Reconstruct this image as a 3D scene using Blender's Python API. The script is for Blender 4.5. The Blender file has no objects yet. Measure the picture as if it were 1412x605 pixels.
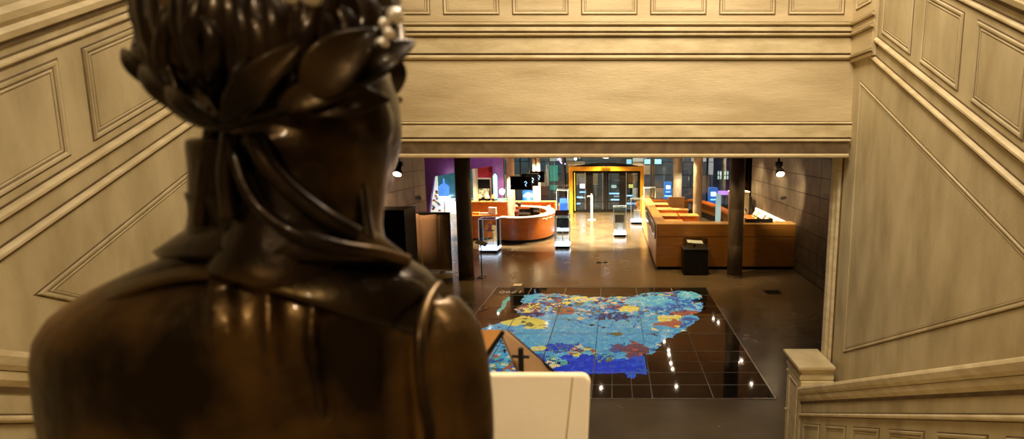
import bpy, bmesh, math, random
from mathutils import Vector, Matrix, kdtree
from mathutils import noise as mnoise
R = random.Random(7)
C = bpy.context.scene.collection
H = 3.7; F = 745.0; CX = 847.0; CY = 302.5
TH = math.atan(106.5/F); CT, ST = math.cos(TH), math.sin(TH)
pi = math.pi

# ---------------------------------------------------------------- measuring helpers (photo pixel -> place)
def ray(px, py):
    a = (px-CX)/F; b = -(py-CY)/F
    return Vector((a, CT+b*ST, -ST+b*CT))
def W(px, py, d): return Vector((0,0,H)) + ray(px,py)*d
def PY(px, py, y):
    r = ray(px,py); return Vector((0,0,H)) + r*(y/r.y)
def PX(px, py, x):
    r = ray(px,py); return Vector((0,0,H)) + r*(x/r.x)
def G(px, py, z=0.0):
    r = ray(px,py); return Vector((0,0,H)) + r*((z-H)/r.z)

# ---------------------------------------------------------------- materials
MATS = {}
def mat(name, col, rough=.5, metal=0, col2=None, nscale=6, stretch=(1,1,1), bump=0, bscale=None,
        emit=None, es=0, coat=0, alpha=1, trans=0, spec=.5, lo=.35, hi=.65, rough2=None, detail=6):
    if name in MATS: return MATS[name]
    m = bpy.data.materials.new(name); m.use_nodes = True
    nt = m.node_tree; b = nt.nodes['Principled BSDF']
    b.inputs['Base Color'].default_value = (*col,1)
    b.inputs['Roughness'].default_value = rough
    b.inputs['Metallic'].default_value = metal
    b.inputs['Specular IOR Level'].default_value = spec
    b.inputs['Coat Weight'].default_value = coat
    b.inputs['Coat Roughness'].default_value = .05
    b.inputs['Alpha'].default_value = alpha
    b.inputs['Transmission Weight'].default_value = trans
    if emit:
        b.inputs['Emission Color'].default_value = (*emit,1)
        b.inputs['Emission Strength'].default_value = es
    if col2 or bump or rough2 is not None:
        tc = nt.nodes.new('ShaderNodeTexCoord'); mp = nt.nodes.new('ShaderNodeMapping')
        mp.inputs['Scale'].default_value = stretch
        nt.links.new(tc.outputs['Object'], mp.inputs['Vector'])
        n = nt.nodes.new('ShaderNodeTexNoise'); n.inputs['Scale'].default_value = nscale
        n.inputs['Detail'].default_value = detail
        nt.links.new(mp.outputs[0], n.inputs['Vector'])
        mr = nt.nodes.new('ShaderNodeMapRange'); mr.inputs[1].default_value = lo; mr.inputs[2].default_value = hi
        nt.links.new(n.outputs['Fac'], mr.inputs[0])
        if col2:
            mx = nt.nodes.new('ShaderNodeMix'); mx.data_type = 'RGBA'
            mx.inputs[6].default_value = (*col,1); mx.inputs[7].default_value = (*col2,1)
            nt.links.new(mr.outputs[0], mx.inputs[0]); nt.links.new(mx.outputs[2], b.inputs['Base Color'])
        if rough2 is not None:
            r2 = nt.nodes.new('ShaderNodeMapRange'); r2.inputs[3].default_value = rough; r2.inputs[4].default_value = rough2
            nt.links.new(mr.outputs[0], r2.inputs[0]); nt.links.new(r2.outputs[0], b.inputs['Roughness'])
        if bump:
            n2 = n
            if bscale:
                n2 = nt.nodes.new('ShaderNodeTexNoise'); n2.inputs['Scale'].default_value = bscale
                n2.inputs['Detail'].default_value = 4
                nt.links.new(mp.outputs[0], n2.inputs['Vector'])
            bp = nt.nodes.new('ShaderNodeBump'); bp.inputs['Strength'].default_value = bump
            bp.inputs['Distance'].default_value = .01
            nt.links.new(n2.outputs['Fac'], bp.inputs['Height']); nt.links.new(bp.outputs[0], b.inputs['Normal'])
    MATS[name] = m; return m

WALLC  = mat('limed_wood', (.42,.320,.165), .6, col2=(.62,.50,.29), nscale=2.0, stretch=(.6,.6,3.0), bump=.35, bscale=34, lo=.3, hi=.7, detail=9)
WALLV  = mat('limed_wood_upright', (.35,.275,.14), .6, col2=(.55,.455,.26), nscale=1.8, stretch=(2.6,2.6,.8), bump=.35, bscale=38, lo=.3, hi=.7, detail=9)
GROOVE  = mat('glaze_groove', (.09,.055,.022), .7, col2=(.15,.095,.04), nscale=9)  # darker brown for the narrow groove faces of the mouldings
TRIMC  = mat('limed_trim', (.48,.38,.20), .5, col2=(.64,.53,.31), nscale=7, stretch=(.6,.6,2), bump=.15, bscale=40)
FLOOR  = mat('polished_concrete', (.085,.064,.040), .17, col2=(.135,.105,.066), nscale=1.3, bump=.05, bscale=60, rough2=.30, lo=.25, hi=.75, detail=10, spec=.6)
CONC   = mat('column_concrete', (.065,.045,.027), .6, col2=(.115,.082,.05), nscale=3, stretch=(2,2,.6), bump=.2, bscale=25)
CONCL  = mat('pale_concrete', (.42,.39,.36), .7, col2=(.56,.52,.47), nscale=5, stretch=(2,2,.7), bump=.2, bscale=25)
SLATE  = mat('slate_panel', (.075,.061,.044), .55, col2=(.13,.107,.076), nscale=2.5, bump=.25, bscale=30)
SLATEJ = mat('slate_joint', (.008,.007,.006), .8)
BLACK  = mat('black_paint', (.006,.0055,.005), .5, nscale=9, col2=(.010,.009,.008), spec=.15)
BLACKG = mat('black_gloss', (.008,.008,.010), .12)
WOODO  = mat('orange_wood', (.40,.098,.006), .38, col2=(.52,.15,.012), nscale=3.5, stretch=(.5,.5,9), coat=.1)
WOODB  = mat('brown_wood', (.150,.060,.008), .42, col2=(.22,.092,.014), nscale=4, stretch=(.45,.45,10), coat=.15)
WOODP  = mat('pale_wood', (.62,.37,.12), .4, col2=(.74,.47,.18), nscale=4, stretch=(.6,.6,6))
WOODT  = mat('honey_wood_top', (.60,.34,.09), .3, col2=(.68,.41,.13), nscale=4, stretch=(6,.6,1), coat=.3)
YELL   = mat('yellow_frame', (.74,.36,.012), .4, col2=(.80,.42,.02), nscale=3)
STEEL  = mat('brushed_steel', (.45,.44,.42), .3, metal=1, col2=(.6,.58,.55), nscale=20)
DSTEEL = mat('dark_steel', (.10,.10,.10), .35, metal=.9, col2=(.14,.14,.14), nscale=15)
WHITE  = mat('white_paint', (.80,.79,.76), .45, col2=(.74,.73,.70), nscale=12)
CREAMP = mat('cream_paint', (.70,.64,.46), .6, col2=(.76,.70,.52), nscale=8)
PAPER  = mat('paper', (.86,.82,.74), .7, col2=(.80,.75,.66), nscale=14)
RED    = mat('red_paint', (.42,.015,.035), .6, col2=(.52,.03,.04), nscale=4)
PURP   = mat('purple_paint', (.085,.02,.13), .6, col2=(.11,.03,.165), nscale=3)
ORANGE = mat('orange_lacquer', (.60,.13,.012), .4, col2=(.68,.18,.02), nscale=6)
SCREENM= mat('screen_glass', (.004,.004,.006), .1)
LAMPW  = mat('lamp_warm', (1,.9,.7), .5, emit=(1,.74,.42), es=22, col2=(1,.85,.6), nscale=5)
LAMPC  = mat('lamp_white', (1,1,1), .5, emit=(.92,.96,1), es=14, col2=(.95,1,1), nscale=5)
LITPAD = mat('lit_plinth', (.9,.93,1), .4, emit=(.62,.78,1), es=4.5, col2=(.95,.97,1), nscale=5)
BLUEL  = mat('blue_screen', (.05,.15,.5), .3, emit=(.06,.22,.85), es=1.3, col2=(.10,.25,.6), nscale=5)
LBLUE  = mat('pale_blue_screen', (.3,.55,.9), .3, emit=(.35,.65,1), es=2.2, col2=(.4,.6,.9), nscale=5)
TEALL  = mat('teal_tube', (.1,.6,.55), .3, emit=(.12,.75,.65), es=2.2, col2=(.15,.65,.6), nscale=5)
PINKL  = mat('pink_neon', (.6,.2,.6), .3, emit=(.75,.28,.80), es=1.6, col2=(.65,.3,.65), nscale=2)
WINL   = mat('lit_window', (.6,.6,.4), .3, emit=(.75,.85,.60), es=1.0, col2=(.65,.65,.45), nscale=6)
SHELFL = mat('lit_shelf', (1,.95,.8), .5, emit=(1,.82,.50), es=2.6, col2=(1,.9,.7), nscale=4)
WHITEL = mat('lit_opal', (.95,.95,.85), .5, emit=(.93,.95,.72), es=.55, col2=(.9,.9,.8), nscale=4)
CURTF  = mat('hessian_fabric', (.24,.155,.075), .9, col2=(.33,.22,.115), nscale=90, bump=.4, bscale=160)
CREAML = mat('cream_leather', (.86,.70,.46), .45, col2=(.90,.75,.51), nscale=5, bump=.06, bscale=60)
TANL   = mat('tan_leather', (.50,.20,.045), .45, col2=(.60,.27,.07), nscale=6, bump=.1, bscale=80)
BRNL   = mat('brown_leather', (.22,.12,.05), .5, col2=(.30,.17,.075), nscale=8, bump=.1, bscale=80)
SKIN   = mat('skin', (.55,.33,.22), .5, col2=(.60,.37,.26), nscale=8)
HAIRM  = mat('dark_hair', (.02,.013,.01), .45, col2=(.03,.02,.012), nscale=30)
STONE  = mat('night_stone', (.060,.060,.058), .85, col2=(.12,.10,.075), nscale=1.2, bump=.3, bscale=9)
ASPH   = mat('asphalt', (.04,.045,.055), .6, col2=(.07,.075,.085), nscale=4)
GREENV = mat('green_verdigris', (.03,.13,.09), .6, col2=(.05,.20,.13), nscale=5)
def glass(name, tint, alpha):
    m = bpy.data.materials.new(name); m.use_nodes = True; nt = m.node_tree
    nt.nodes.remove(nt.nodes['Principled BSDF'])
    out = nt.nodes['Material Output']
    t = nt.nodes.new('ShaderNodeBsdfTransparent'); t.inputs[0].default_value = (*tint,1)
    g = nt.nodes.new('ShaderNodeBsdfGlossy'); g.inputs['Roughness'].default_value = .03
    fr = nt.nodes.new('ShaderNodeFresnel'); fr.inputs[0].default_value = 1.45
    n = nt.nodes.new('ShaderNodeTexNoise'); n.inputs['Scale'].default_value = 3
    mm = nt.nodes.new('ShaderNodeMath'); mm.operation='MULTIPLY_ADD'; mm.inputs[1].default_value=.05; mm.inputs[2].default_value=alpha
    ad = nt.nodes.new('ShaderNodeMath'); ad.operation='ADD'
    nt.links.new(n.outputs['Fac'], mm.inputs[0]); nt.links.new(mm.outputs[0], ad.inputs[0]); nt.links.new(fr.outputs[0], ad.inputs[1])
    mx = nt.nodes.new('ShaderNodeMixShader')
    nt.links.new(ad.outputs[0], mx.inputs[0]); nt.links.new(t.outputs[0], mx.inputs[1]); nt.links.new(g.outputs[0], mx.inputs[2])
    nt.links.new(mx.outputs[0], out.inputs[0]); return m
GLASS = glass('clear_glass', (.93,.97,.98), .04)
GLASSD = glass('dark_glazing', (.72,.80,.84), .0)
# bronze with worn golden patches
def bronze(name, c1, c2, rough, sc=3.5):
    m = mat(name, c1, rough, metal=.85, col2=c2, nscale=sc, bump=.25, bscale=26, coat=.14, lo=.42, hi=.70, rough2=rough+.12)
    return m
BRONZE = bronze('bronze', (.020,.012,.006), (.30,.165,.045), .34, 4.6)
BRONZEY = bronze('bronze_yoke', (.022,.014,.007), (.14,.085,.022), .32, 5)
BRONZEH = bronze('bronze_hair', (.010,.007,.005), (.055,.032,.013), .28, 9)
BRONZEL = bronze('bronze_leaf', (.014,.010,.006), (.085,.05,.018), .28, 8)
BERRYHI = mat('bronze_berry', (.80,.72,.58), .22, metal=.4, col2=(.88,.80,.66), nscale=8)  # pale tone puts the berries' white highlights into their colour

# ---------------------------------------------------------------- mesh builder
class MB:
    def __init__(s): s.v=[]; s.f=[]; s.mi=[]
    def add(s, vs, fs, mi=0):
        o=len(s.v); s.v += [tuple(v) for v in vs]
        for k,f in enumerate(fs):
            s.f.append([o+i for i in f]); s.mi.append(mi[k] if isinstance(mi,(list,tuple)) else mi)
        return s
    def box(s,x0,x1,y0,y1,z0,z1,mi=0):
        vs=[(x,y,z) for x in (x0,x1) for y in (y0,y1) for z in (z0,z1)]
        return s.add(vs,[(0,1,3,2),(4,6,7,5),(0,4,5,1),(2,3,7,6),(0,2,6,4),(1,5,7,3)],mi)
    def obox(s,c,ax,ay,az,hx,hy,hz,mi=0):      # oriented box
        vs=[c+ax*(i*hx)+ay*(j*hy)+az*(k*hz) for i in(-1,1) for j in(-1,1) for k in(-1,1)]
        return s.add(vs,[(0,1,3,2),(4,6,7,5),(0,4,5,1),(2,3,7,6),(0,2,6,4),(1,5,7,3)],mi)
    def tube(s,pts,rs,n=12,mi=0,cap=True,flat=1.0,flatax=None):
        pts=[Vector(p) for p in pts]
        if not isinstance(rs,(list,tuple)): rs=[rs]*len(pts)
        vs=[];prev=None
        for i,p in enumerate(pts):
            t=(pts[min(i+1,len(pts)-1)]-pts[max(i-1,0)]).normalized()
            a = flatax if flatax else (prev if prev else (Vector((0,0,1)) if abs(t.z)<.9 else Vector((1,0,0))))
            a=(a-t*a.dot(t)).normalized(); b=t.cross(a); prev=a
            for k in range(n):
                q=2*pi*k/n; vs.append(p+a*(math.cos(q)*rs[i]*flat)+b*(math.sin(q)*rs[i]))
        fs=[]
        for i in range(len(pts)-1):
            for k in range(n):
                fs.append((i*n+k,i*n+(k+1)%n,(i+1)*n+(k+1)%n,(i+1)*n+k))
        if cap: fs.append(tuple(range(n-1,-1,-1))); fs.append(tuple((len(pts)-1)*n+k for k in range(n)))
        return s.add(vs,fs,mi)
    def lathe(s,c,prof,n=24,mi=0):
        c=Vector(c); vs=[];
        for r,z in prof:
            for k in range(n):
                q=2*pi*k/n; vs.append(c+Vector((r*math.cos(q),r*math.sin(q),z)))
        m=len(prof); fs=[]
        for i in range(m-1):
            for k in range(n): fs.append((i*n+k,i*n+(k+1)%n,(i+1)*n+(k+1)%n,(i+1)*n+k))
        fs.append(tuple(range(n-1,-1,-1))); fs.append(tuple((m-1)*n+k for k in range(n)))
        return s.add(vs,fs,mi)
    def ell(s,c,rx,ry,rz,rot=None,n=20,m=12,mi=0):
        c=Vector(c); vs=[]
        for i in range(m+1):
            a=pi*i/m
            for k in range(n):
                q=2*pi*k/n
                v=Vector((rx*math.sin(a)*math.cos(q),ry*math.sin(a)*math.sin(q),rz*math.cos(a)))
                if rot: v=rot@v
                vs.append(c+v)
        fs=[]
        for i in range(m):
            for k in range(n): fs.append((i*n+k,(i+1)*n+k,(i+1)*n+(k+1)%n,i*n+(k+1)%n))
        return s.add(vs,fs,mi)
    def prism(s,poly,off,mi=0):                # polygon (3d points) extruded by off
        n=len(poly); off=Vector(off); poly=[Vector(p) for p in poly]
        vs=poly+[p+off for p in poly]
        fs=[tuple(range(n)),tuple(range(2*n-1,n-1,-1))]+[(i,i+n,(i+1)%n+n,(i+1)%n) for i in range(n)]
        return s.add(vs,fs,mi)
    def mould(s,p0,p1,out,up,prof):            # prof: list of (out,up,mi) swept p0->p1
        p0,p1,out,up=Vector(p0),Vector(p1),Vector(out),Vector(up)
        n=len(prof); vs=[p+out*a[0]+up*a[1] for p in (p0,p1) for a in prof]
        fs=[(i,i+1,n+i+1,n+i) for i in range(n-1)]+[(n-1,0,n,2*n-1)]
        mis=[prof[i][2] for i in range(n-1)]+[0]
        fs+=[tuple(range(n-1,-1,-1)),tuple(range(n,2*n))]; mis+=[0,0]
        return s.add(vs,fs,mis)
    def loft(s,rings,cap=True,mi=0):
        n=len(rings[0]); vs=[p for r in rings for p in r]; fs=[]
        for i in range(len(rings)-1):
            for k in range(n): fs.append((i*n+k,i*n+(k+1)%n,(i+1)*n+(k+1)%n,(i+1)*n+k))
        if cap: fs.append(tuple(range(n-1,-1,-1))); fs.append(tuple((len(rings)-1)*n+k for k in range(n)))
        return s.add(vs,fs,mi)
    def build(s,name,mats,parent=None,smooth=False,bevel=0,sub=0):
        me=bpy.data.meshes.new(name); me.from_pydata(s.v,[],s.f)
        if not isinstance(mats,(list,tuple)): mats=[mats]
        for m in mats: me.materials.append(m)
        me.polygons.foreach_set('material_index',[min(i,len(mats)-1) for i in s.mi])
        bm=bmesh.new(); bm.from_mesh(me); bmesh.ops.recalc_face_normals(bm,faces=bm.faces); bm.to_mesh(me); bm.free()
        o=bpy.data.objects.new(name,me); C.objects.link(o)
        if smooth:
            me.polygons.foreach_set('use_smooth',[True]*len(me.polygons))
        if bevel:
            b=o.modifiers.new('b','BEVEL'); b.width=bevel; b.segments=2; b.limit_method='ANGLE'
        if sub:
            b=o.modifiers.new('s','SUBSURF'); b.levels=sub; b.render_levels=sub
        if parent:
            o.parent=parent; o.matrix_parent_inverse=Matrix.Translation(-Vector(parent.location)) if parent.rotation_euler.z==0 else (Matrix.Translation(parent.location)@parent.rotation_euler.to_matrix().to_4x4()).inverted()
        return o
def BX(*a,mi=0): return MB().box(*a,mi=mi)
def thing(name,label,cat,loc=(0,0,0),group=None,kind=None):
    o=bpy.data.objects.new(name,None); o.empty_display_size=.1; o.location=loc; C.objects.link(o)
    return tag(o,label,cat,group,kind)
def tag(o,label=None,cat=None,group=None,kind=None):
    if label: o['label']=label
    if cat: o['category']=cat
    if group: o['group']=group
    if kind: o['kind']=kind
    return o
def struct(o,label,cat): return tag(o,label,cat,None,'structure')
def lab(o,l): o['label']=l; return o
def smooth_pts(pts,k=6):                      # catmull-rom
    P=[Vector(p) for p in pts]; out=[]
    for i in range(len(P)-1):
        a=P[max(i-1,0)];b=P[i];c=P[i+1];d=P[min(i+2,len(P)-1)]
        for j in range(k):
            t=j/k
            out.append(.5*((2*b)+(c-a)*t+(2*a-5*b+4*c-d)*t*t+(3*b-a-3*c+d)*t**3))
    out.append(P[-1]); return out
def text_mesh(name,body,size,m,parent,mw,ext=.002):
    cu=bpy.data.curves.new(name,'FONT'); cu.body=body; cu.size=size; cu.extrude=ext; cu.align_x='CENTER'; cu.align_y='CENTER'
    to=bpy.data.objects.new('t',cu); C.objects.link(to)
    dg=bpy.context.evaluated_depsgraph_get(); me=bpy.data.meshes.new_from_object(to.evaluated_get(dg))
    bpy.data.objects.remove(to); me.transform(mw); me.materials.clear(); me.materials.append(m)
    o=bpy.data.objects.new(name,me); C.objects.link(o)
    o.parent=parent; o.matrix_parent_inverse=Matrix.Translation(-Vector(parent.location)); return o

# ================================================================= STAIR HALL
XR, XL = 2.42, -3.08; YO=5.61; YE=5.98; S=.525; ZL=2.1
CXC=(XR+XL)/2
def zl(off,Y): return H+off+S*(Y-4)          # rising (away) line: off = height over camera at Y=4
def zd(off,Y): return H+off-S*(Y-4)

def roll(w,h,g=.012):                        # raised rounded moulding between two dark brown grooves
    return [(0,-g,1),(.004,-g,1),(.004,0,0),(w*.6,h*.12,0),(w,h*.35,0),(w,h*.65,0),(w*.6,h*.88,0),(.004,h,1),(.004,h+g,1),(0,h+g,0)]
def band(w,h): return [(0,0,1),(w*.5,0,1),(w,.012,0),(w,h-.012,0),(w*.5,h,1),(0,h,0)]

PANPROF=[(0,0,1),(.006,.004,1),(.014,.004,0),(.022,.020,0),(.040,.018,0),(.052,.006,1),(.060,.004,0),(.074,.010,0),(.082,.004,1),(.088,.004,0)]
def panel(poly,nrm,name,parent,mats,scale=1.0,proud=0.0):
    P=[Vector(p) for p in poly]; nrm=Vector(nrm).normalized(); n=len(P)
    cen=sum(P,Vector())/n
    def inset(d):
        out=[]
        for i in range(n):
            a,b,c=P[i-1],P[i],P[(i+1)%n]
            e1=(b-a).normalized(); e2=(c-b).normalized()
            n1=nrm.cross(e1); n2=nrm.cross(e2)
            if n1.dot(cen-b)<0: n1=-n1
            if n2.dot(cen-b)<0: n2=-n2
            q=(n1+n2); q=q/max(.12,(1+n1.dot(n2)))
            out.append(b+q*d)
        return out
    m=MB(); rings=[[p+nrm*(h*scale+proud) for p in inset(i*scale)] for i,h,_ in PANPROF]
    vs=[p for r in rings for p in r]; fs=[];mi=[]
    for r in range(len(rings)-1):
        for k in range(n):
            fs.append((r*n+k,r*n+(k+1)%n,(r+1)*n+(k+1)%n,(r+1)*n+k)); mi.append(PANPROF[r][2])
    fs.append(tuple((len(rings)-1)*n+k for k in range(n))); mi.append(0)
    m.add(vs,fs,mi); return m.build(name,mats,parent)

def side_wall(name,X,sgn,label):
    """sgn=+1: wall on the right (faces -X); -1: wall on the left (faces +X)"""
    out=Vector((-sgn,0,0)); up=Vector((0,0,1)); th=.30*sgn
    root=thing(name,label,'wall',(X,YO,0),kind='structure')
    yn=.35
    poly=[(X,YE,0),(X,YE,zl(1.16,YE)),(X,yn,zl(1.16,yn)),(X,yn,0)]
    MB().prism(poly,(th,0,0)).build('wall_face',WALLV,root)
    # rising mouldings
    def rise(off,w,h,nm,prof=roll,y1=YO-.46,y0=yn):
        MB().mould((X,y0,zl(off,y0)),(X,y1,zl(off,y1)),out,up,prof(w,h)).build(nm,[TRIMC,GROOVE],root)
    rise(.125,.030,.050,'string_moulding',y1=YO-.30)
    rise(.300,.034,.052,'string_moulding')
    rise(1.00,.022,.040,'rail_moulding')
    MB().mould((X,yn,zl(1.10,yn)),(X,YE,zl(1.10,YE)),out,up,
        [(0,0,1),(.02,0,1),(.02,.025,0),(.05,.04,0),(.06,.075,0),(.045,.10,0),(.07,.13,0),(.08,.17,0),(.06,.20,0),(-.36,.20,0),(-.36,0,0)]).build('handrail_cap',[TRIMC,GROOVE],root)
    # parallelogram panels of the upper parapet
    y=5.08; k=0
    while y-.525>yn+.1:
        a,b=y,y-.525
        panel([(X,a,zl(.405,a)),(X,a,zl(.945,a)),(X,b,zl(.945,b)),(X,b,zl(.405,b))],out,'parapet_panel',root,[WALLV,GROOVE],.66)
        y-=.665
    # triangular field
    yf=5.45; yx=4-(-.16+1.445)/(2*S)   # where the two lines meet
    panel([(X,yf,zl(-.16,yf)),(X,yf,zd(-1.445,yf)),(X,yx,zl(-.16,yx))],out,'triangular_panel',root,[WALLV,GROOVE],.62)
    # jamb at the end of the wall
    MB().mould((X,YO+.10,0),(X,YO+.10,H-.16),out,(0,1,0),[(0,0,1),(.012,0,1),(.012,.02,0),(.035,.04,0),(.035,.08,0),(.02,.09,1),(.02,.11,0),(.045,.13,0),(.05,.20,0),(.03,.24,0),(0,.26,0)]).build('jamb_moulding',[TRIMC,GROOVE],root)
    # pier in the upper corner
    pz0=PY(1181,86,YO).z
    MB().box(min(X,X-sgn*.05),max(X,X-sgn*.05),YO-.46,YO,pz0,H+2.35).build('corner_pier',WALLC,root,bevel=.006)
    for za,zb,w in ((ZB[7]-.01,ZB[6]+.01,.035),(ZB[9],ZB[8],.05),(ZB[11],ZB[10],.045)):
        a,b=min(za,zb),max(za,zb)
        MB().mould((X-sgn*.05,YO-.48,a),(X-sgn*.05,YO,a),out,up,roll(w*.7,b-a,.008)).build('pier_moulding',[TRIMC,GROOVE],root)
    panel([(X-sgn*.05,YO-.40,PY(1190,18,YO).z),(X-sgn*.05,YO-.40,H+2.2),(X-sgn*.05,YO-.08,H+2.2),(X-sgn*.05,YO-.08,PY(1190,18,YO).z)],out,'pier_panel',root,[WALLC,GROOVE],.6)
    return root
def zf(y): return PY(860,y,YO).z
# band heights on the wall over the opening: soffit, ... dado
ZB=[zf(217.5),zf(211),zf(196),zf(191.5),zf(171.5),zf(168),zf(82),zf(76.5),zf(50.5),zf(46),zf(35.5),zf(31)]
side_wall('wall_right',XR,1,'cream panelled spandrel wall under the rising flight at the right')
side_wall('wall_left',XL,-1,'cream panelled spandrel wall under the rising flight at the left')

wf=thing('wall_front','cream wall band above the opening with horizontal mouldings and panels','wall',(CXC,YO,0),kind='structure')
BX(XL,XR,YO,YE,ZB[0]+.02,H+2.25).build('wall_face',WALLC,wf)
out=Vector((0,-1,0)); up=Vector((0,0,1))
def fm(nm,z0,prof,x0=XL,x1=XR): MB().mould((x0,YO,z0),(x1,YO,z0),out,up,prof).build(nm,[TRIMC,GROOVE],wf)
fm('soffit_roll',ZB[0],[(-.3,0,0),(.05,0,0),(.068,.012,0),(.07,.03,0),(.055,.042,1),(.045,.046,1),(.045,ZB[2]-ZB[0]-.006,0),(.03,ZB[2]-ZB[0],1),(0,ZB[2]-ZB[0],0)],XL,XR-.03)
fm('lower_moulding',ZB[2],roll(.062,ZB[3]-ZB[2],.006),XL,XR-.015)
fm('lower_fascia',ZB[3]+.006,band(.028,ZB[4]-ZB[3]-.01))
fm('fascia_bead',ZB[4],roll(.034,ZB[5]-ZB[4],.006))
fm('field_bead',ZB[6]-.004,roll(.030,ZB[7]-ZB[6]+.006,.008))
fm('middle_fascia',ZB[7]+.01,band(.015,ZB[8]-ZB[7]-.02))
fm('shelf_moulding',ZB[8],roll(.045,ZB[9]-ZB[8],.008))
fm('upper_fascia',ZB[9]+.01,band(.018,ZB[10]-ZB[9]-.02))
fm('dado_moulding',ZB[10],roll(.034,ZB[11]-ZB[10],.007))
for k in range(8):
    x0=PY(1087-95.3*k,10,YO).x; x1=PY(1165-95.3*k,10,YO).x
    if x0<XL+.05: x0=XL+.12
    if x1-x0<.15: continue
    panel([(x0,YO,zf(21)),(x0,YO,H+1.95),(x1,YO,H+1.95),(x1,YO,zf(21))],out,'dado_panel',wf,[WALLC,GROOVE],.62)
fm('parapet_cap',H+2.2,[(-.42,0,0),(.03,0,0),(.06,.03,0),(.08,.07,0),(.05,.11,0),(-.42,.11,0)])

# landing, stairs, lower parapets, newels
st=thing('staircase','cream stone flight of steps falling from the landing to the lobby','staircase',(CXC,5.6,0),kind='structure')
MB().prism([(-4.9,1.7,0),(-4.9,1.7,ZL),(-4.9,-2.4,ZL),(-4.9,-2.4,0)],(9.2,0,0)).build('landing',WALLC,st)
pr=[(XL+.4,1.7,0),(XL+.4,1.7,ZL)]
nst=13
pts=[(1.7,ZL)]
for i in range(nst):
    z=ZL-(i+1)*ZL/nst; y0=1.7+i*.31; pts+= [(y0,z),(y0+.31,z)] if i<nst-1 else [(y0,0)]
poly=[(XL+.38,y,z) for y,z in pts]+[(XL+.38,1.7,0)]
MB().prism(poly,(XR-XL-.75,0,0)).build('flight_of_steps',TRIMC,st)
def lower_parapet(sgn):
    xf = CXC+sgn*2.35; X=XR if sgn>0 else XL     # parapet face / wall
    side='right' if sgn>0 else 'left'
    root=thing('stair_parapet','low cream panelled parapet beside the descending steps on the %s'%side,'parapet',(xf,5.4,0),kind='structure')
    y0,y1=1.72,5.50; off=-1.835
    top=lambda y: H+.287-S*y
    MB().prism([(xf,y0,0),(xf,y0,top(y0)-.1),(xf,y1,top(y1)-.1),(xf,y1,0)],(X-xf-.001*sgn,0,0)).build('parapet_body',WALLV,root)
    o=Vector((-sgn,0,0)); u=Vector((0,0,1))
    w=abs(X-xf)-.002
    MB().mould((xf,y0,top(y0)-.20),(xf,y1,top(y1)-.20),o,u,
      [(-w,.06,0),(0,0,1),(.006,0,1),(.012,.03,0),(.028,.06,0),(.03,.10,1),(.034,.105,0),(.045,.13,0),(.05,.17,0),(.04,.19,0),(.02,.2,0),(-w,.2,0)]).build('parapet_cap',[TRIMC,GROOVE],root)
    MB().mould((xf,y0,top(y0)-.34),(xf,y1,top(y1)-.34),o,u,roll(.022,.035,.008)).build('parapet_moulding',[TRIMC,GROOVE],root)
    y=5.40
    while y-.45>y0:
        a,b=y,y-.44
        panel([(xf,a,top(a)-.42),(xf,a,max(.0,top(a)-.98)),(xf,b,top(b)-.98),(xf,b,top(b)-.42)],o,'parapet_panel',root,[WALLV,GROOVE],.62)
        y-=.56
    return root
lower_parapet(1); lower_parapet(-1)
def newel(sgn,label):
    xo=CXC+sgn*2.31; X=(XR if sgn>0 else XL)-sgn*.055
    a,b=min(xo,X),max(xo,X); z=1.32
    root=thing('newel_post',label,'newel post',((a+b)/2,5.72,0))
    ya,yb=5.50,6.0
    BX(a+.03,b-.03 if sgn<0 else b,ya,yb-.03,.14,z-.17).build('shaft',TRIMC,root,bevel=.006)
    BX(a,b,ya,yb,0,.14).build('base',TRIMC,root,bevel=.01)
    m=MB()
    cap=[(.03,z-.17),(.018,z-.15),(.022,z-.11),(.04,z-.10),(.04,z-.075),(.012,z-.06),(.0,z-.04),(-.012,z-.025),(-.012,z)]
    rings=[]
    for i,zz in cap:
        al=a+i if sgn>0 else a; br=b if sgn>0 else b-i
        rings.append([Vector((al,ya+i,zz)),Vector((br,ya+i,zz)),Vector((br,yb-i,zz)),Vector((al,yb-i,zz))])
    m.loft(rings); m.build('cap',TRIMC,root)
    xs=xo+sgn*.03
    panel([(xs,ya+.08,.25),(xs,ya+.08,z-.24),(xs,yb-.12,z-.24),(xs,yb-.12,.25)],(-sgn,0,0),'side_panel',root,[TRIMC,GROOVE],.6)
    for zz in (.62,1.1):
        MB().ell((xs-sgn*.006,yb-.06,zz),.014,.014,.014,n=10,m=6).build('stud',TRIMC,root,smooth=True)
    return root
newel(1,'square cream newel post with moulded cap at the foot of the right parapet')
newel(-1,'square cream newel post at the foot of the left parapet, behind the statue')

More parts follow.
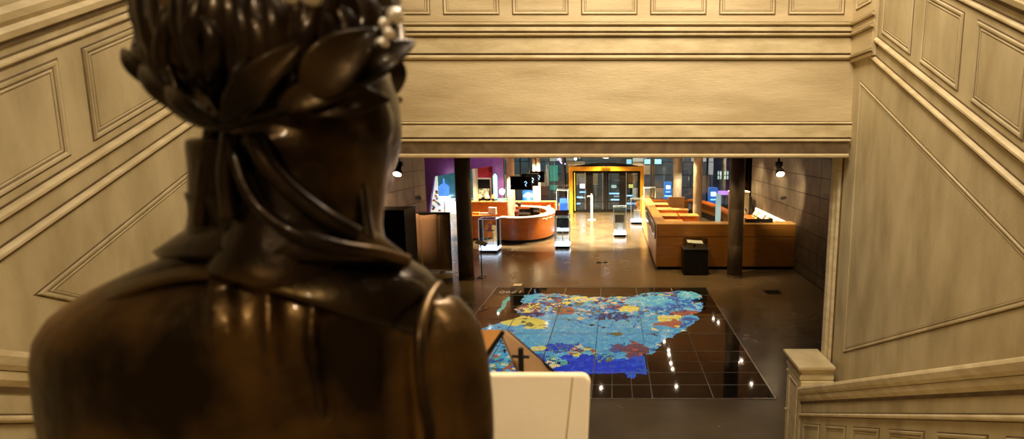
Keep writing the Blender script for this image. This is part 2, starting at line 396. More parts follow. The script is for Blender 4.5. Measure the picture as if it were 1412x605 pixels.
# outer shell of the stair hall
def shell(name,box,label,m=WALLC,cat='wall'): return struct(BX(*box).build(name,m),label,cat)
shell('wall_back',(-4.9,4.3,-2.55,-2.4,0,H+4.6),'plain cream wall behind the landing')
shell('wall_outer_right',(4.3,4.5,-2.55,8.6,ZL,H+4.6),'plain cream outer wall beyond the right upper flight')
shell('wall_outer_left',(-5.1,-4.9,-2.55,8.6,ZL,H+4.6),'plain cream outer wall beyond the left upper flight')
shell('wall_upper_far',(-4.9,4.3,8.5,8.6,H+.8,H+4.6),'plain cream wall at the back of the upper gallery')
shell('ceiling_stair_hall',(-5.1,4.5,-2.55,8.6,H+4.6,H+4.75),'cream ceiling high over the staircase',cat='ceiling')
shell('floor_upper_gallery',(-4.9,4.3,YE,8.5,H+.72,H+.86),'upper gallery floor behind the wall band',cat='floor')
for sgn in (1,-1):
    X=(XR+.31) if sgn>0 else (XL-.31); Xo=4.3 if sgn>0 else -4.9
    pts=[(.5,ZL)]; n=24
    for i in range(n): z=ZL+(i+1)*(H+.86-ZL)/n; y=.5+i*.225; pts+=[(y,z),(y+.225,z)]
    poly=[(X,y,z) for y,z in pts]+[(X,pts[-1][0],ZL)]
    struct(MB().prism(poly,(Xo-X,0,0)).build('staircase_upper_right' if sgn>0 else 'staircase_upper_left',TRIMC),'upper flight of steps behind the %s parapet'%('right' if sgn>0 else 'left'),'staircase')

# ================================================================= LOBBY SHELL
LX0,LX1=-6.3,5.27; LC=3.6
struct(BX(-12,9,YE-.38,30.2,-.12,0).build('floor',FLOOR),'dark polished concrete lobby floor','floor')
struct(BX(-10.8,7.3,YE+.02,29.2,LC,LC+.12).build('ceiling',mat('lobby_ceiling',(.34,.22,.11),.7,col2=(.40,.27,.14),nscale=3)),'dark low lobby ceiling','ceiling')
def slate(name,X,y0,y1,sgn,label,ys):
    root=thing(name,label,'wall',(X,(y0+y1)/2,0),kind='structure')
    BX(min(X,X+sgn*.2),max(X,X+sgn*.2),y0,y1,0,LC).build('backing',SLATEJ,root)
    m=MB(); edges=[y0]+ys+[y1]; zs=[0.02]+[.30+.50*i for i in range(7)]+[LC]
    for a,b in zip(edges,edges[1:]):
        for c,d in zip(zs,zs[1:]):
            if d-c<.05: continue
            m.box(min(X-sgn*.012,X),max(X-sgn*.012,X),a+.012,b-.012,c+.010,d-.010)
    m.build('stone_cladding',SLATE,root); return root
ysr=[Y for Y in (8.5,10.2,11.95,13.74,15.58,17.37,19.08)]
slate('wall_east',LX1,YE+.02,20.7,1,'dark slate-panelled lobby wall at the right',ysr)
slate('wall_west',LX0,YE+.02,18.0,-1,'dark slate-panelled lobby wall at the left',[8.4,10.2,12.0,13.8,15.6,16.9])
struct(BX(XR+.01,LX1,YE-.08,YE+.1,0,LC).build('wall_return_right',SLATE),'dark wall return beside the opening at the right','wall')
struct(BX(LX0,XL-.01,YE-.08,YE+.1,0,LC).build('wall_return_left',SLATE),'dark wall return beside the opening at the left','wall')
struct(BX(-10.8,LX0-.2,17.9,18.0,0,LC).build('wall_northwest_return',PURP),'purple return wall behind the left slate wall','wall')
struct(BX(-10.9,-10.8,17.9,29.2,0,LC).build('wall_far_left',PURP),'purple end wall of the side bay','wall')
# small wall knobs
def knob(px,py,X,label):
    p=PX(px,py,X); s=1 if X>0 else -1
    m=MB().tube([p,p-Vector((s*.05,0,0))],.035,12).tube([p-Vector((s*.05,0,0)),p-Vector((s*.16,.02,.02))],[.06,.05],12)
    t=thing('wall_spot_head',label,'wall fitting',p); m.build('housing',DSTEEL,t,smooth=False)
    MB().tube([p-Vector((s*.155,.02,.02)),p-Vector((s*.165,.02,.02))],.035,12).build('lens',BLACKG,t)
knob(1084,272,LX1-.012,'small dark round fitting on the right slate wall')
knob(574,272,LX0+.012,'small dark round fitting on the left slate wall')
knob(525,289,LX0+.012,'small dark fitting low on the left slate wall near the statue')

# columns
def column(px,py,r,label,m,zt=LC,Y=None,base=False):
    g=G(px,py); 
    root=thing('round_column',label,'column',(g.x,g.y,0))
    MB().lathe((g.x,g.y,0),[(r,0),(r,.9),(r*.995,.905),(r,.91),(r,1.9),(r*.995,1.905),(r,1.91),(r,zt)],32).build('shaft',m,root,smooth=True)
    MB().lathe((g.x,g.y,0),[(r+.012,0),(r+.012,.05),(r+.002,.055)],32).build('foot_ring',m,root)
    return root
column(643.5,383,.205,'dark brown round concrete column at the left of the lobby front',CONC)
column(1012.5,381,.205,'dark brown round concrete column before the right counter',CONC)
column(706,318,.165,'pale round concrete column rising inside the orange information desk',CONCL)
column(741,303,.18,'second pale concrete column, behind the hanging screens',CONCL)
column(933.5,299,.21,'slim grey concrete column by the window bench',CONCL)
column(961,308,.20,'cream concrete column in warm light behind the wooden counter',mat('warm_concrete',(.62,.52,.36),.6,col2=(.70,.60,.43),nscale=5,stretch=(2,2,.7),bump=.15,bscale=25))

# ================================================================= FLOOR MAP
MX0,MX1,MY0,MY1=-3.01,2.342,7.43,13.48
fmap=thing('floor_map','huge coloured map of small patches set under black glass tiles in the floor','floor map',((MX0+MX1)/2,(MY0+MY1)/2,0))
TILE=mat('black_glass_tile',(.014,.012,.011),.035,col2=(.020,.018,.017),nscale=.9,rough2=.05,spec=.8)
BX(MX0,MX1,MY0,MY1,.0,.006).build('glass_tiles',TILE,fmap)
SEAM=mat('white_seam',(.42,.44,.44),.4,col2=(.32,.34,.34),nscale=3)
cell=.892
m=MB(); w=.0065
for k in range(1,6): m.box(MX0+k*cell-w,MX0+k*cell+w,MY0,MY1,.006,.009)
for k in range(1,7): m.box(MX0,MX1,MY0+k*cell-w*1.1,MY0+k*cell+w*1.1,.006,.0088)
for k,(a,b) in enumerate(((-.334+.30,.892),(-.334+.60,.892),)): m.box(a-.004,a+.004,MY0,MY0+.88,.006,.0088)
m.box(-1.2,MX1,MY0+.44-.004,MY0+.44+.004,.006,.0086); m.box(.56,MX1,MY0+1.33-.004,MY0+1.33+.004,.006,.0086)
m.build('tile_seams',SEAM,fmap)
m=MB(); e=.022
m.box(MX0-e,MX1+e,MY0-e,MY0,.0,.011).box(MX0-e,MX1+e,MY1,MY1+e,.0,.011).box(MX0-e,MX0,MY0,MY1,.0,.011).box(MX1,MX1+e,MY0,MY1,.0,.011)
m.build('metal_edge',STEEL,fmap)
# patchwork
def cp(u,v): g=G(640+u/3.36,380+v/3.36); return (g.x,g.y)
OUT=[cp(*q) for q in [(285,90),(380,85),(440,80),(480,90),(600,100),(700,100),(780,95),(850,80),(920,75),(1000,72),(1060,72),(1095,90),(1100,105),(1085,120),(1105,140),(1100,160),(1075,180),(1070,215),(1050,230),(1000,260),(960,290),(905,315),(880,345),(860,358),(835,365),(845,400),(858,460),(820,460),(790,478),(750,470),(740,455),(600,452),(400,455),(100,450),(60,440),(30,380),(-20,300),(20,262),(140,225),(180,212),(250,195),(260,180),(250,150),(270,120)]]
GRN=[(lambda g:(g.x,g.y))(G(640+u/7.12,385+v/7.12)) for u,v in [(440,165),(445,205),(385,300),(345,335),(330,310),(365,240),(405,185)]]
def inside(x,y,P):
    c=False; j=len(P)-1
    for i in range(len(P)):
        if (P[i][1]>y)!=(P[j][1]>y) and x<(P[j][0]-P[i][0])*(y-P[i][1])/(P[j][1]-P[i][1])+P[i][0]: c=not c
        j=i
    return c
BL={'sky':(.10,.42,.62),'sky2':(.07,.35,.60),'cyan':(.16,.50,.60),'pale':(.30,.58,.62),'blue':(.03,.13,.40),'navy':(.012,.035,.12),'deep':(.008,.05,.55),
    'deep2':(.02,.10,.62),'yel':(.80,.68,.12),'straw':(.72,.66,.30),'rust':(.42,.12,.07),'plum':(.16,.07,.10),'olive':(.16,.17,.07),'cream':(.62,.55,.42),'teal':(.10,.40,.33),'black':(.006,.008,.012),'peri':(.08,.20,.55)}
names=list(BL); 
zones=[ # u,v,ru,rv, palette, weight
 (270,212,110,22,['yel']*9+['straw','olive']),(340,236,50,16,['yel','yel','straw','olive']),(345,335,45,12,['yel','yel','straw']),
 (765,158,48,14,['yel','straw','yel']),(950,192,55,12,['yel','straw','yel']),(930,214,48,20,['rust']),(970,225,30,15,['rust','rust','yel']),
 (555,112,60,14,['yel','yel','sky','cream']),(790,345,62,34,['plum','plum','rust','plum']),(470,165,55,18,['rust','olive','plum']),
 (420,128,90,22,['navy','blue','rust','yel','plum','sky']),(300,110,60,22,['sky','cyan','blue']),(300,150,60,25,['rust','olive','plum','cream','yel']),
 (310,180,70,14,['navy','blue']),(690,190,120,18,['blue','navy','navy','blue','sky']),(700,150,45,14,['blue','rust','navy']),
 (860,120,110,26,['sky','cyan','sky','pale']),(1040,90,55,18,['cyan','teal','pale','cyan']),(970,125,90,28,['peri','peri','peri','blue','cyan']),
 (900,145,70,16,['blue','peri']),(1020,175,70,12,['rust','plum','rust']),(1060,150,60,22,['cyan','peri','pale']),(1030,215,60,22,['peri','sky','blue']),
 (540,350,70,26,['straw','yel','rust','olive','cyan','cream','plum']),(420,405,60,24,['teal','straw','cyan','navy','blue']),(640,380,60,18,['teal','olive','blue','deep']),
 (600,415,230,42,['deep','deep','deep','deep2']),(800,415,70,48,['deep2','deep2','deep','blue']),(330,385,60,26,['deep','blue']),
 (160,420,90,45,['teal','straw','sky','blue','rust','cyan','olive']),(700,270,28,10,['olive']),(440,335,90,22,['blue','blue','sky','deep']),(720,335,50,20,['blue','plum','blue']),
 (540,300,330,60,['sky','sky','sky','cyan','sky2','sky','sky2','sky']),
]
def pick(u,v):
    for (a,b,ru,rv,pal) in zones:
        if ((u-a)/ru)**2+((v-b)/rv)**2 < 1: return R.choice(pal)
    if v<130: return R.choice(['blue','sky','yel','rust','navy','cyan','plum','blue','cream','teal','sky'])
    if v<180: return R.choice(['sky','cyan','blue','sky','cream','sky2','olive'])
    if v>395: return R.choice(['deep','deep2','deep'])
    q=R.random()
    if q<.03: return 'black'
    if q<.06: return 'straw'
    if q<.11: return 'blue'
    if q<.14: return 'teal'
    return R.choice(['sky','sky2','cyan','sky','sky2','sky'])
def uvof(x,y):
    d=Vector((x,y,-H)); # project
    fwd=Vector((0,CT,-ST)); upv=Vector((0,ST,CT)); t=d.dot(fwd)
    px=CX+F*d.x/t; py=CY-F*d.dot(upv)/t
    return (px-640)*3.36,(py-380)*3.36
seeds=[];cols=[]
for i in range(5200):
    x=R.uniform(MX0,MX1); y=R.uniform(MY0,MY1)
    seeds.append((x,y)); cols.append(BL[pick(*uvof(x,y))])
kd=kdtree.KDTree(len(seeds))
for i,(x,y) in enumerate(seeds): kd.insert((x,y*.8,0),i)
kd.balance()
q=.030; vs=[];fs=[];fc=[]
nx=int((MX1-MX0)/q); ny=int((MY1-MY0)/q)
for i in range(nx):
    for j in range(ny):
        x=MX0+(i+.5)*q; y=MY0+(j+.5)*q
        nv=mnoise.noise_vector(Vector((x*3.2,y*3.2,1)))*.11+mnoise.noise_vector(Vector((x*9,y*9,4)))*.045
        g=inside(x+nv.x*.5,y+nv.y*.5,GRN)
        if not g and not inside(x+nv.x,y+nv.y,OUT): continue
        _,k,_=kd.find((x+nv.x*.9,(y+nv.y*.9)*.8,0))
        c=BL['teal'] if g else cols[k]
        f=1+R.uniform(-.13,.13)
        gp=.0022; x0=x-q/2+gp; x1=x+q/2-gp; y0=y-q/2+gp; y1=y+q/2-gp
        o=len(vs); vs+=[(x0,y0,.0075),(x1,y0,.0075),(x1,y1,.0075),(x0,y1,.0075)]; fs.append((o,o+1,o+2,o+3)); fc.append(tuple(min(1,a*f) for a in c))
me=bpy.data.meshes.new('map_print'); me.from_pydata(vs,[],fs)
ca=me.color_attributes.new('Col','BYTE_COLOR','CORNER')
buf=[]
for c in fc:
    for _ in range(4): buf+= [*[ (v*12.92 if v<.0031308 else 1.055*v**(1/2.4)-.055) for v in c],1]
ca.data.foreach_set('color_srgb',buf)
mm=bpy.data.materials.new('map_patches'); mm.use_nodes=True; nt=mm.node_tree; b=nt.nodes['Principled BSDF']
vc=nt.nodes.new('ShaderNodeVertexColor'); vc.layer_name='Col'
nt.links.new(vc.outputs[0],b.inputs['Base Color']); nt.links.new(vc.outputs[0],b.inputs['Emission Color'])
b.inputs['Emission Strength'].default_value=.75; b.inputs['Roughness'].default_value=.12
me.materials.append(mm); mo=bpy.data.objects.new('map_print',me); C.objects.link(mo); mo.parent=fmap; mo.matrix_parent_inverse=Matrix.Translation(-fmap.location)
g=G(705,402.5)
text_mesh('year_lettering','1790',.30,mat('white_print',(.55,.55,.52),.5,emit=(.5,.5,.48),es=.15,col2=(.5,.5,.48),nscale=9),fmap,Matrix.Translation((g.x,g.y,.008))@Matrix.Rotation(pi,4,'Z'),.0004)
# floor bits
def floor_plate(px0,py0,px1,py1,name,label,cat,m):
    a=G(px0,py0);b=G(px1,py1); x0,x1=min(a.x,b.x),max(a.x,b.x); y0,y1=min(a.y,b.y),max(a.y,b.y)
    t=thing(name,label,cat,((x0+x1)/2,(y0+y1)/2,0))
    BX(x0,x1,y0,y1,0,.012).build('frame',DSTEEL,t)
    mb=MB(); n=8
    for i in range(n):
        y=y0+.02+(y1-y0-.04)*(i+.25)/n; mb.box(x0+.02,x1-.02,y,y+(y1-y0)/n*.5,.012,.016)
    mb.build('slats',m,t); return t
floor_plate(1057,405.5,1074,400.5,'floor_grille','small dark rectangular floor grille right of the map','grille',BLACK)
t=tag(BX(-2.63,-2.42,13.62,13.86,0,.016).build('floor_marker',WHITE,bevel=.004),'small white plate on the floor at the far edge of the map','floor marker')
g=G(831,362)
tag(MB().box(g.x-.19,g.x-.05,g.y-.12,g.y+.12,0,.004).box(g.x-.03,g.x+.16,g.y-.02,g.y+.05,0,.004).box(g.x+.05,g.x+.12,g.y-.1,g.y+.1,0,.004).build('floor_sign',BLACK),'small dark direction mark on the floor before the entrance','floor marking')

# ================================================================= RIGHT COUNTER
cy=15.45; cx=1.22; ch=1.38
rc=thing('wooden_counter','long L-shaped brown wooden counter with pale top at the right','counter',(cx,cy,0))
BX(cx,LX1-.02,cy,cy+.30,.10,.98).build('front_panel',WOODB,rc,bevel=.004)
lab(BX(cx,LX1-.02,cy-.012,cy+.30,.995,ch-.035).build('upper_front_panel',WOODB,rc,bevel=.004),'upper band of the front, a shade proud')
BX(cx+.05,LX1-.02,cy+.06,cy+.28,0,.10).build('plinth',BLACK,rc)
BX(cx-.01,LX1-.02,cy-.02,cy+.42,ch-.035,ch).build('worktop',WOODT,rc,bevel=.006)
BX(cx,cx+.12,cy+.30,23.6,.10,ch-.035).build('side_panel',WOODP,rc,bevel=.004)
BX(cx+.03,cx+.10,cy+.3,23.55,0,.10).build('side_plinth',BLACK,rc)
BX(cx-.01,cx+.30,cy+.42,23.62,ch-.035,ch).build('side_worktop',WOODT,rc,bevel=.006)
sg=BX(cx-.03,cx,cy+.35,20.6,.86,1.28).build('sign_panel',BLACKG,rc); lab(sg,'black sign board with flowing white script')
m=MB()
rr=random.Random(3)
y=cy+.6
pts=[]
i=0
while y<20.3:
    pts.append((cx-.036,y,1.07+.13*math.sin(i*1.9)+rr.uniform(-.03,.03))); y+=.11; i+=1
m.tube(smooth_pts(pts,3),.012,5); m.build('script',WHITE,rc)
# inside blocks behind the counter
def desk_unit(x0,x1,y0,y1,h,label,m1=ORANGE):
    t=thing('counter_desk',label,'desk',((x0+x1)/2,(y0+y1)/2,0))
    BX(x0,x1,y0,y0+.04,.0,h-.03).build('front',m1,t)
    BX(x0,x0+.04,y0+.04,y1,.0,h-.03).build('side',m1,t); BX(x1-.04,x1,y0+.04,y1,.0,h-.03).build('side',m1,t)
    BX(x0-.02,x1+.02,y0-.02,y1+.02,h-.03,h).build('desk_top',WOODT,t,bevel=.004); return t
for (yy,l) in ((16.6,'nearest'),(18.2,'second nearest'),(19.9,'third'),(21.6,'farthest')):
    desk_unit(cx+.32,cx+.95,yy,yy+.75,1.22,'%s orange wooden ticket desk standing inside the long counter arm'%l)
desk_unit(2.35,3.0,19.0,19.6,1.12,'orange wooden desk before the cream column inside the counter')
desk_unit(2.26,2.86,20.7,21.2,1.12,'orange wooden desk left of the cream column, behind another')
t=thing('information_board','pale wooden board on legs behind the desks by the grey column','board',(2.75,23.4,0))
BX(2.35,3.05,23.4,23.45,.55,1.30).build('board',WOODP,t); BX(2.35,2.4,23.4,23.46,0,.55).build('leg',DSTEEL,t); BX(3.0,3.05,23.4,23.46,0,.55).build('leg',DSTEEL,t); BX(2.33,3.07,23.38,23.48,1.30,1.34).build('top_rail',WOODT,t)
# acrylic leaflet stand next to cream column
g=Vector((3.62,18.6,0))
t=thing('glass_stand','narrow upright pale blue glass stand in front of the cream column','display stand',g)
BX(3.50,3.72,18.55,18.75,0,.05).build('base',STEEL,t); BX(3.52,3.70,18.62,18.66,.05,1.95).build('glass_panel',mat('pale_blue_glass',(.35,.6,.75),.15,alpha=.55,emit=(.3,.6,.8),es=.25,col2=(.45,.7,.8),nscale=2),t)
# work surface at the right wall with lit shelf
t=thing('back_shelf','brightly lit sloping shelf with leaflets along the right slate wall','shelf',(4.95,18,0))
BX(4.62,LX1-.014,15.95,19.9,.98,1.03).build('shelf_board',WOODO,t)
BX(4.62,4.68,15.95,19.9,0,.98).build('shelf_front',WOODO,t)
MB().prism([(LX1-.014,16.1,1.03),(LX1-.014,19.9,1.03),(LX1-.014,19.9,1.30),(LX1-.014,16.1,1.30)],(-.03,0,0)).build('lit_back_panel',SHELFL,t)
BX(4.93,4.97,17.6,19.7,1.12,1.14).build('rail',BLACK,t)
descr=['cream','yellow','white','brown','pale green','white','yellow-green','white']
lc=[(.85,.8,.6),(.8,.7,.25),(.88,.86,.8),(.35,.15,.07),(.55,.62,.4),(.86,.86,.84),(.65,.65,.2),(.9,.88,.82)]
for i in range(8):
    y=19.6-i*.42
    m=MB().prism([(5.02,y,1.031),(5.16,y,1.25),(5.16,y-.24,1.25),(5.02,y-.24,1.031)],(.008,0,-.0004))
    tag(m.build('leaflet',mat('leaflet_%d'%i,lc[i],.7,col2=tuple(c*.85 for c in lc[i]),nscale=12)),
        '%s leaflet leaning on the lit shelf, number %s from the far end'%(descr[i],['one','two','three','four','five','six','seven','eight'][i]),'leaflet','leaflets on the lit shelf')
for i,(a,b) in enumerate(((17.2,17.0),(17.2,17.0))):
    pass
t=thing('document_tray','black box-shaped tray on the counter top right of the front column','tray',(4.25,cy+.3,ch))
BX(3.85,4.25,cy+.12,cy+.4,ch,ch+.02).build('tray_floor',BLACK,t); BX(3.85,3.87,cy+.12,cy+.4,ch+.02,ch+.11).build('tray_side',BLACK,t)
BX(4.23,4.25,cy+.12,cy+.4,ch+.02,ch+.11).build('tray_side',BLACK,t); BX(3.87,4.23,cy+.12,cy+.14,ch+.02,ch+.11).build('tray_front',BLACK,t)
t=thing('document_tray','second black tray beside the first on the counter top','tray',(4.5,cy+.3,ch))
BX(4.27,4.62,cy+.12,cy+.4,ch,ch+.02).build('tray_floor',BLACK,t); BX(4.27,4.29,cy+.12,cy+.4,ch+.02,ch+.11).build('tray_side',BLACK,t)
BX(4.60,4.62,cy+.12,cy+.4,ch+.02,ch+.11).build('tray_side',BLACK,t); BX(4.29,4.60,cy+.12,cy+.14,ch+.02,ch+.11).build('tray_front',BLACK,t)
t=thing('storage_cabinet','tall olive grey cabinet with black side behind the right front column','cabinet',(4.6,20.1,0))
BX(4.35,5.02,20.0,20.5,0,1.85).build('body',mat('olive_grey',(.20,.17,.09),.5,col2=(.26,.22,.12),nscale=3),t)
BX(5.02,5.10,19.9,20.5,0,1.70).build('side_panel',BLACK,t); BX(4.33,5.04,19.97,20.5,1.85,1.89).build('top',WHITE,t)

# plinth showcase in front
g=(1.93,14.76)
t=thing('plinth_showcase','black square plinth with a low glass box holding a white open book','showcase',(2.29,15.0,0))
BX(1.95,2.62,14.78,15.36,0,.74).build('plinth',BLACK,t,bevel=.004)
BX(1.93,2.64,14.76,15.38,.74,.775).build('plinth_top',STEEL,t)
m=MB();
for a in((1.97,2.60,14.80,14.808),(1.97,2.60,15.33,15.338)): m.box(*a,.775,1.02)
for a in((1.97,1.978,14.80,15.33),(2.592,2.60,14.80,15.33)): m.box(*a,.775,1.02)
m.box(1.97,2.60,14.80,15.338,1.02,1.028); m.build('glass_box',GLASS,t)
MB().tube([(2.28,15.05,.775),(2.28,15.05,.88)],.03,8).build('exhibit_stand',DSTEEL,t)
tag(MB().prism([(2.06,14.93,.905),(2.28,14.93,.885),(2.28,15.17,.925),(2.06,15.17,.945)],(0,0,.012)).prism([(2.28,14.93,.885),(2.50,14.93,.875),(2.50,15.17,.915),(2.28,15.17,.925)],(0,0,.012)).build('open_book',PAPER),'white open book inside the low glass box of the black plinth','book')

# ================================================================= INFORMATION DESK
hd=.95
idk=thing('information_desk','curved orange wooden information desk with pale rim and black kick strip','desk',(-3.5,21.5,0))
curve=smooth_pts([(-4.32,19.86,0),(-3.7,19.70,0),(-3.1,19.82,0),(-2.66,20.3,0),(-2.43,21.0,0),(-2.42,21.8,0),(-2.75,22.9,0),(-3.5,23.5,0),(-4.4,23.7,0)],6)
def wall_strip(pts,th,z0,z1,name,m,parent):
    mb=MB(); n=len(pts); ins=[]
    for i,p in enumerate(pts):
        t=(pts[min(i+1,n-1)]-pts[max(i-1,0)]).normalized(); ins.append(p+Vector((-t.y,t.x,0))*th)
    vs=[];fs=[]
    for i in range(n):
        for q in (pts[i],ins[i]):
            vs+=[(q.x,q.y,z0),(q.x,q.y,z1)]
    for i in range(n-1):
        a=i*4;b=a+4
        fs+=[(a,b,b+1,a+1),(a+1,b+1,b+3,a+3),(a+3,b+3,b+2,a+2),(a+2,b+2,b,a)]
    fs+=[(0,1,3,2),((n-1)*4,(n-1)*4+2,(n-1)*4+3,(n-1)*4+1)]
    mb.add(vs,fs); return mb.build(name,m,parent)
wall_strip(curve,.08,.10,hd-.03,'curved_front',WOODO,idk)
def offs(pts,d):
    n=len(pts);o=[]
    for i,p in enumerate(pts):
        t=(pts[min(i+1,n-1)]-pts[max(i-1,0)]).normalized(); o.append(p+Vector((-t.y,t.x,0))*d)
    return o
wall_strip(offs(curve,.03),.05,0,.10,'kick_strip',BLACK,idk)
wall_strip(offs(curve,-.02),.34,hd-.03,hd,'rim',mat('pale_stone_rim',(.62,.57,.50),.4,col2=(.7,.66,.6),nscale=6),idk)
wall_strip(offs(curve,.34),.50,.70,.73,'inner_worktop',WOODO,idk)
m=MB()
pts=[]; 
for i,p in enumerate(offs(curve,-.012)[17:25]): pts.append((p.x,p.y,.82+.025*math.sin(i*2.4)))
m.tube(smooth_pts(pts,4),.014,6); m.build('lettering',WHITE,idk)
c2=smooth_pts([(-6.1,21.4,0),(-5.85,20.6,0),(-5.3,20.35,0),(-4.72,20.6,0)],6)
t=thing('side_desk','orange wooden side desk left of the information desk behind the lit glass case','desk',(-5.3,20.8,0))
wall_strip(c2,.08,.06,.90,'curved_front',WOODO,t); wall_strip(offs(c2,.02),.05,0,.06,'kick_strip',BLACK,t); wall_strip(offs(c2,-.02),.6,.90,.93,'desk_top',ORANGE,t)
t=thing('back_counter','orange wooden counter at the back of the information desk','counter',(-4.2,24.2,0))
BX(-6.7,-2.7,24.3,24.7,.0,1.0).build('body',ORANGE,t); BX(-6.72,-2.68,24.28,24.72,1.0,1.04).build('counter_top',WOODT,t)
def small(name,label,cat,boxes,m):
    mb=MB()
    for b in boxes: mb.box(*b)
    return tag(mb.build(name,m,bevel=.003),label,cat)
# things on the desks
p=curve[22]
def on(px,Y,h): # x from pixel at depth Y on top height h
    return (px-CX)/F*(Y*CT+(H-h)*ST)
x=on(690,20.2,.73)
def monitor(px,Y,z,label,w=.5):
    x=on(px,Y,z); t=thing('computer_monitor',label,'monitor',(x,Y,z))
    BX(x-.12,x+.12,Y-.09,Y+.09,z,z+.015).build('foot',BLACK,t); BX(x-.03,x+.03,Y+.0,Y+.03,z+.015,z+.15).build('stand',BLACK,t)
    BX(x-w/2,x+w/2,Y-.03,Y,z+.12,z+.45).build('screen',BLACKG,t,bevel=.005); return t
monitor(724,20.45,.73,'black monitor low behind the front rim of the information desk',.42)
monitor(738,20.9,.73,'second black monitor inside the desk, nearer the right rim',.40)
small('paper_box','white paper box with red marks on the left part of the desk','box',[(on(679,20.75,.93)-.14,on(679,20.75,.93)+.14,20.72,20.92,.93,1.20)],PAPER)
for i,(px,Y,cc,l) in enumerate(((661,21.0,(.02,.02,.03),'black folder lying on the left side desk'),(668,20.75,(.85,.82,.78),'white leaflet stack lying on the left side desk'),(656,20.75,(.8,.3,.05),'orange leaflet stack at the left end of the side desk'))):
    x=on(px,Y,.93); small('leaflet_stack',l,'leaflets',[(x-.14,x+.14,Y-.06,Y+.12,.93,.93+.04+.02*i)],mat('lf%d'%i,cc,.6,col2=tuple(c*.85 for c in cc),nscale=9))
# pile of orange shapes on back counter: rolled banners
for i,(px,l) in enumerate(((661,'left orange lamp shade on the back counter of the desk'),(672,'middle pale lamp shade on the back counter of the desk'),(681,'right small orange lamp shade on the back counter of the desk'))):
    Y=24.5; x=on(px,Y,1.04)
    t=thing('table_lamp',l,'lamp',(x,Y,1.04))
    MB().lathe((x,Y,1.04),[(.08,0),(.08,.015),(.015,.02),(.015,.18)],12).build('lamp_base',DSTEEL,t)
    MB().lathe((x,Y,1.18),[(.105,0),(.10,.06),(.07,.15),(.03,.17)],14).build('lamp_shade',mat('shade%d'%(i%2),(.9,.4,.1),.5,emit=((1,.45,.12) if i%2==0 else (1,.85,.5)),es=1.2,col2=(.85,.35,.1),nscale=4),t)
x=on(757,21.2,.95)
t=thing('leaflet_holder','small grey and white leaflet holder standing on the right rim of the information desk','leaflet holder',(x,21.3,.95))
BX(x-.10,x+.14,21.2,21.36,.95,.98).build('base',BLACK,t)
MB().prism([(x-.06,21.24,.98),(x+.1,21.24,.98),(x+.04,21.32,1.24),(x-.1,21.32,1.20)],(.0,.015,0)).build('card',WHITE,t)
# hanging screens
def hang(px0,px1,py0,py1,Y,label):
    a=PY(px0,py1,Y); b=PY(px1,py0,Y); x=(a.x+b.x)/2
    t=thing('hanging_screen',label,'screen',(x,Y,a.z))
    BX(a.x,b.x,Y,Y+.08,a.z,b.z).build('screen_body',BLACK,t,bevel=.006)
    BX(a.x+.03,b.x-.03,Y-.006,Y,a.z+.03,b.z-.03).build('display',SCREENM,t)
    MB().tube([(x-.02,Y+.05,b.z-.1),(x-.02,Y+.05,LC)],.022,10).build('hanger_rod',DSTEEL,t)
    m=MB(); xx=b.x-.22; zz=(a.z+b.z)/2-.06
    m.tube(smooth_pts([(xx-.05,Y-.012,zz+.08),(xx,Y-.012,zz+.12),(xx+.04,Y-.012,zz+.06),(xx-.02,Y-.012,zz),(xx+.02,Y-.012,zz-.06)],4),.008,5)
    m.build('symbol',LBLUE,t)
hang(703.8,733,243,261.5,19.9,'nearest and lowest of the three black screens hanging over the desk')
hang(719,742,238.8,256.5,21.0,'middle one of the three overlapping black hanging screens')
hang(729,750.5,236,251.5,22.2,'farthest of the three black hanging screens, at the right')

# ================================================================= SHOWCASES
def showcase(px0,px1,pyb,pyt,label,content,dep=None):
    a=G(px0,pyb); b=G(px1,pyb); Y=a.y; x0,x1=a.x,b.x; w=x1-x0; d=dep or w
    zt=PY(px0,pyt,Y).z
    t=thing('glass_showcase',label,'showcase',((x0+x1)/2,Y+d/2,0))
    BX(x0+.02,x1-.02,Y+.02,Y+d-.02,0,.10).build('base',BLACK,t)
    BX(x0,x1,Y,Y+d,.10,.17).build('lit_floor',LITPAD,t)
    g=.01; m=MB()
    m.box(x0,x1,Y,Y+g,.17,zt).box(x0,x1,Y+d-g,Y+d,.17,zt).box(x0,x0+g,Y+g,Y+d-g,.17,zt).box(x1-g,x1,Y+g,Y+d-g,.17,zt).box(x0,x1,Y,Y+d,zt,zt+g)
    m.build('glass_box',GLASS,t)
    m=MB(); e=.012
    for X in (x0,x1-e):
        for YY in (Y-.002,Y+d-e+.002): m.box(X-.002,X+e+.002,YY,YY+e,.17,zt+g)
    m.box(x0,x1,Y-.004,Y+e,zt+g,zt+g+.012).box(x0,x1,Y+d-e,Y+d+.004,zt+g,zt+g+.012).box(x0,x0+e,Y,Y+d,zt+g,zt+g+.013).box(x1-e,x1,Y,Y+d,zt+g,zt+g+.013)
    m.build('edge_trim',mat('pale_edge',(.55,.68,.68),.3,emit=(.5,.62,.66),es=.28,col2=(.6,.72,.72),nscale=4),t)
    content(t,x0,x1,Y,d,zt); return t
def c_red(t,x0,x1,Y,d,zt):
    xc=(x0+x1)/2; yc=Y+d/2
    m=MB().tube([(xc-.1,yc,.17),(xc-.1,yc,.72)],.012,8).tube([(xc+.1,yc,.17),(xc+.1,yc,.72)],.012,8).box(xc-.16,xc+.16,yc-.1,yc+.1,.72,.74)
    m.build('stand',STEEL,t)
    o=MB().ell((xc-.02,yc,.80),.07,.05,.06).ell((xc+.03,yc,.90),.05,.04,.06).ell((xc-.06,yc,.93),.03,.03,.05).build('figurine',mat('pink_red_ceramic',(.7,.12,.12),.4,col2=(.8,.4,.35),nscale=14),t,smooth=True)
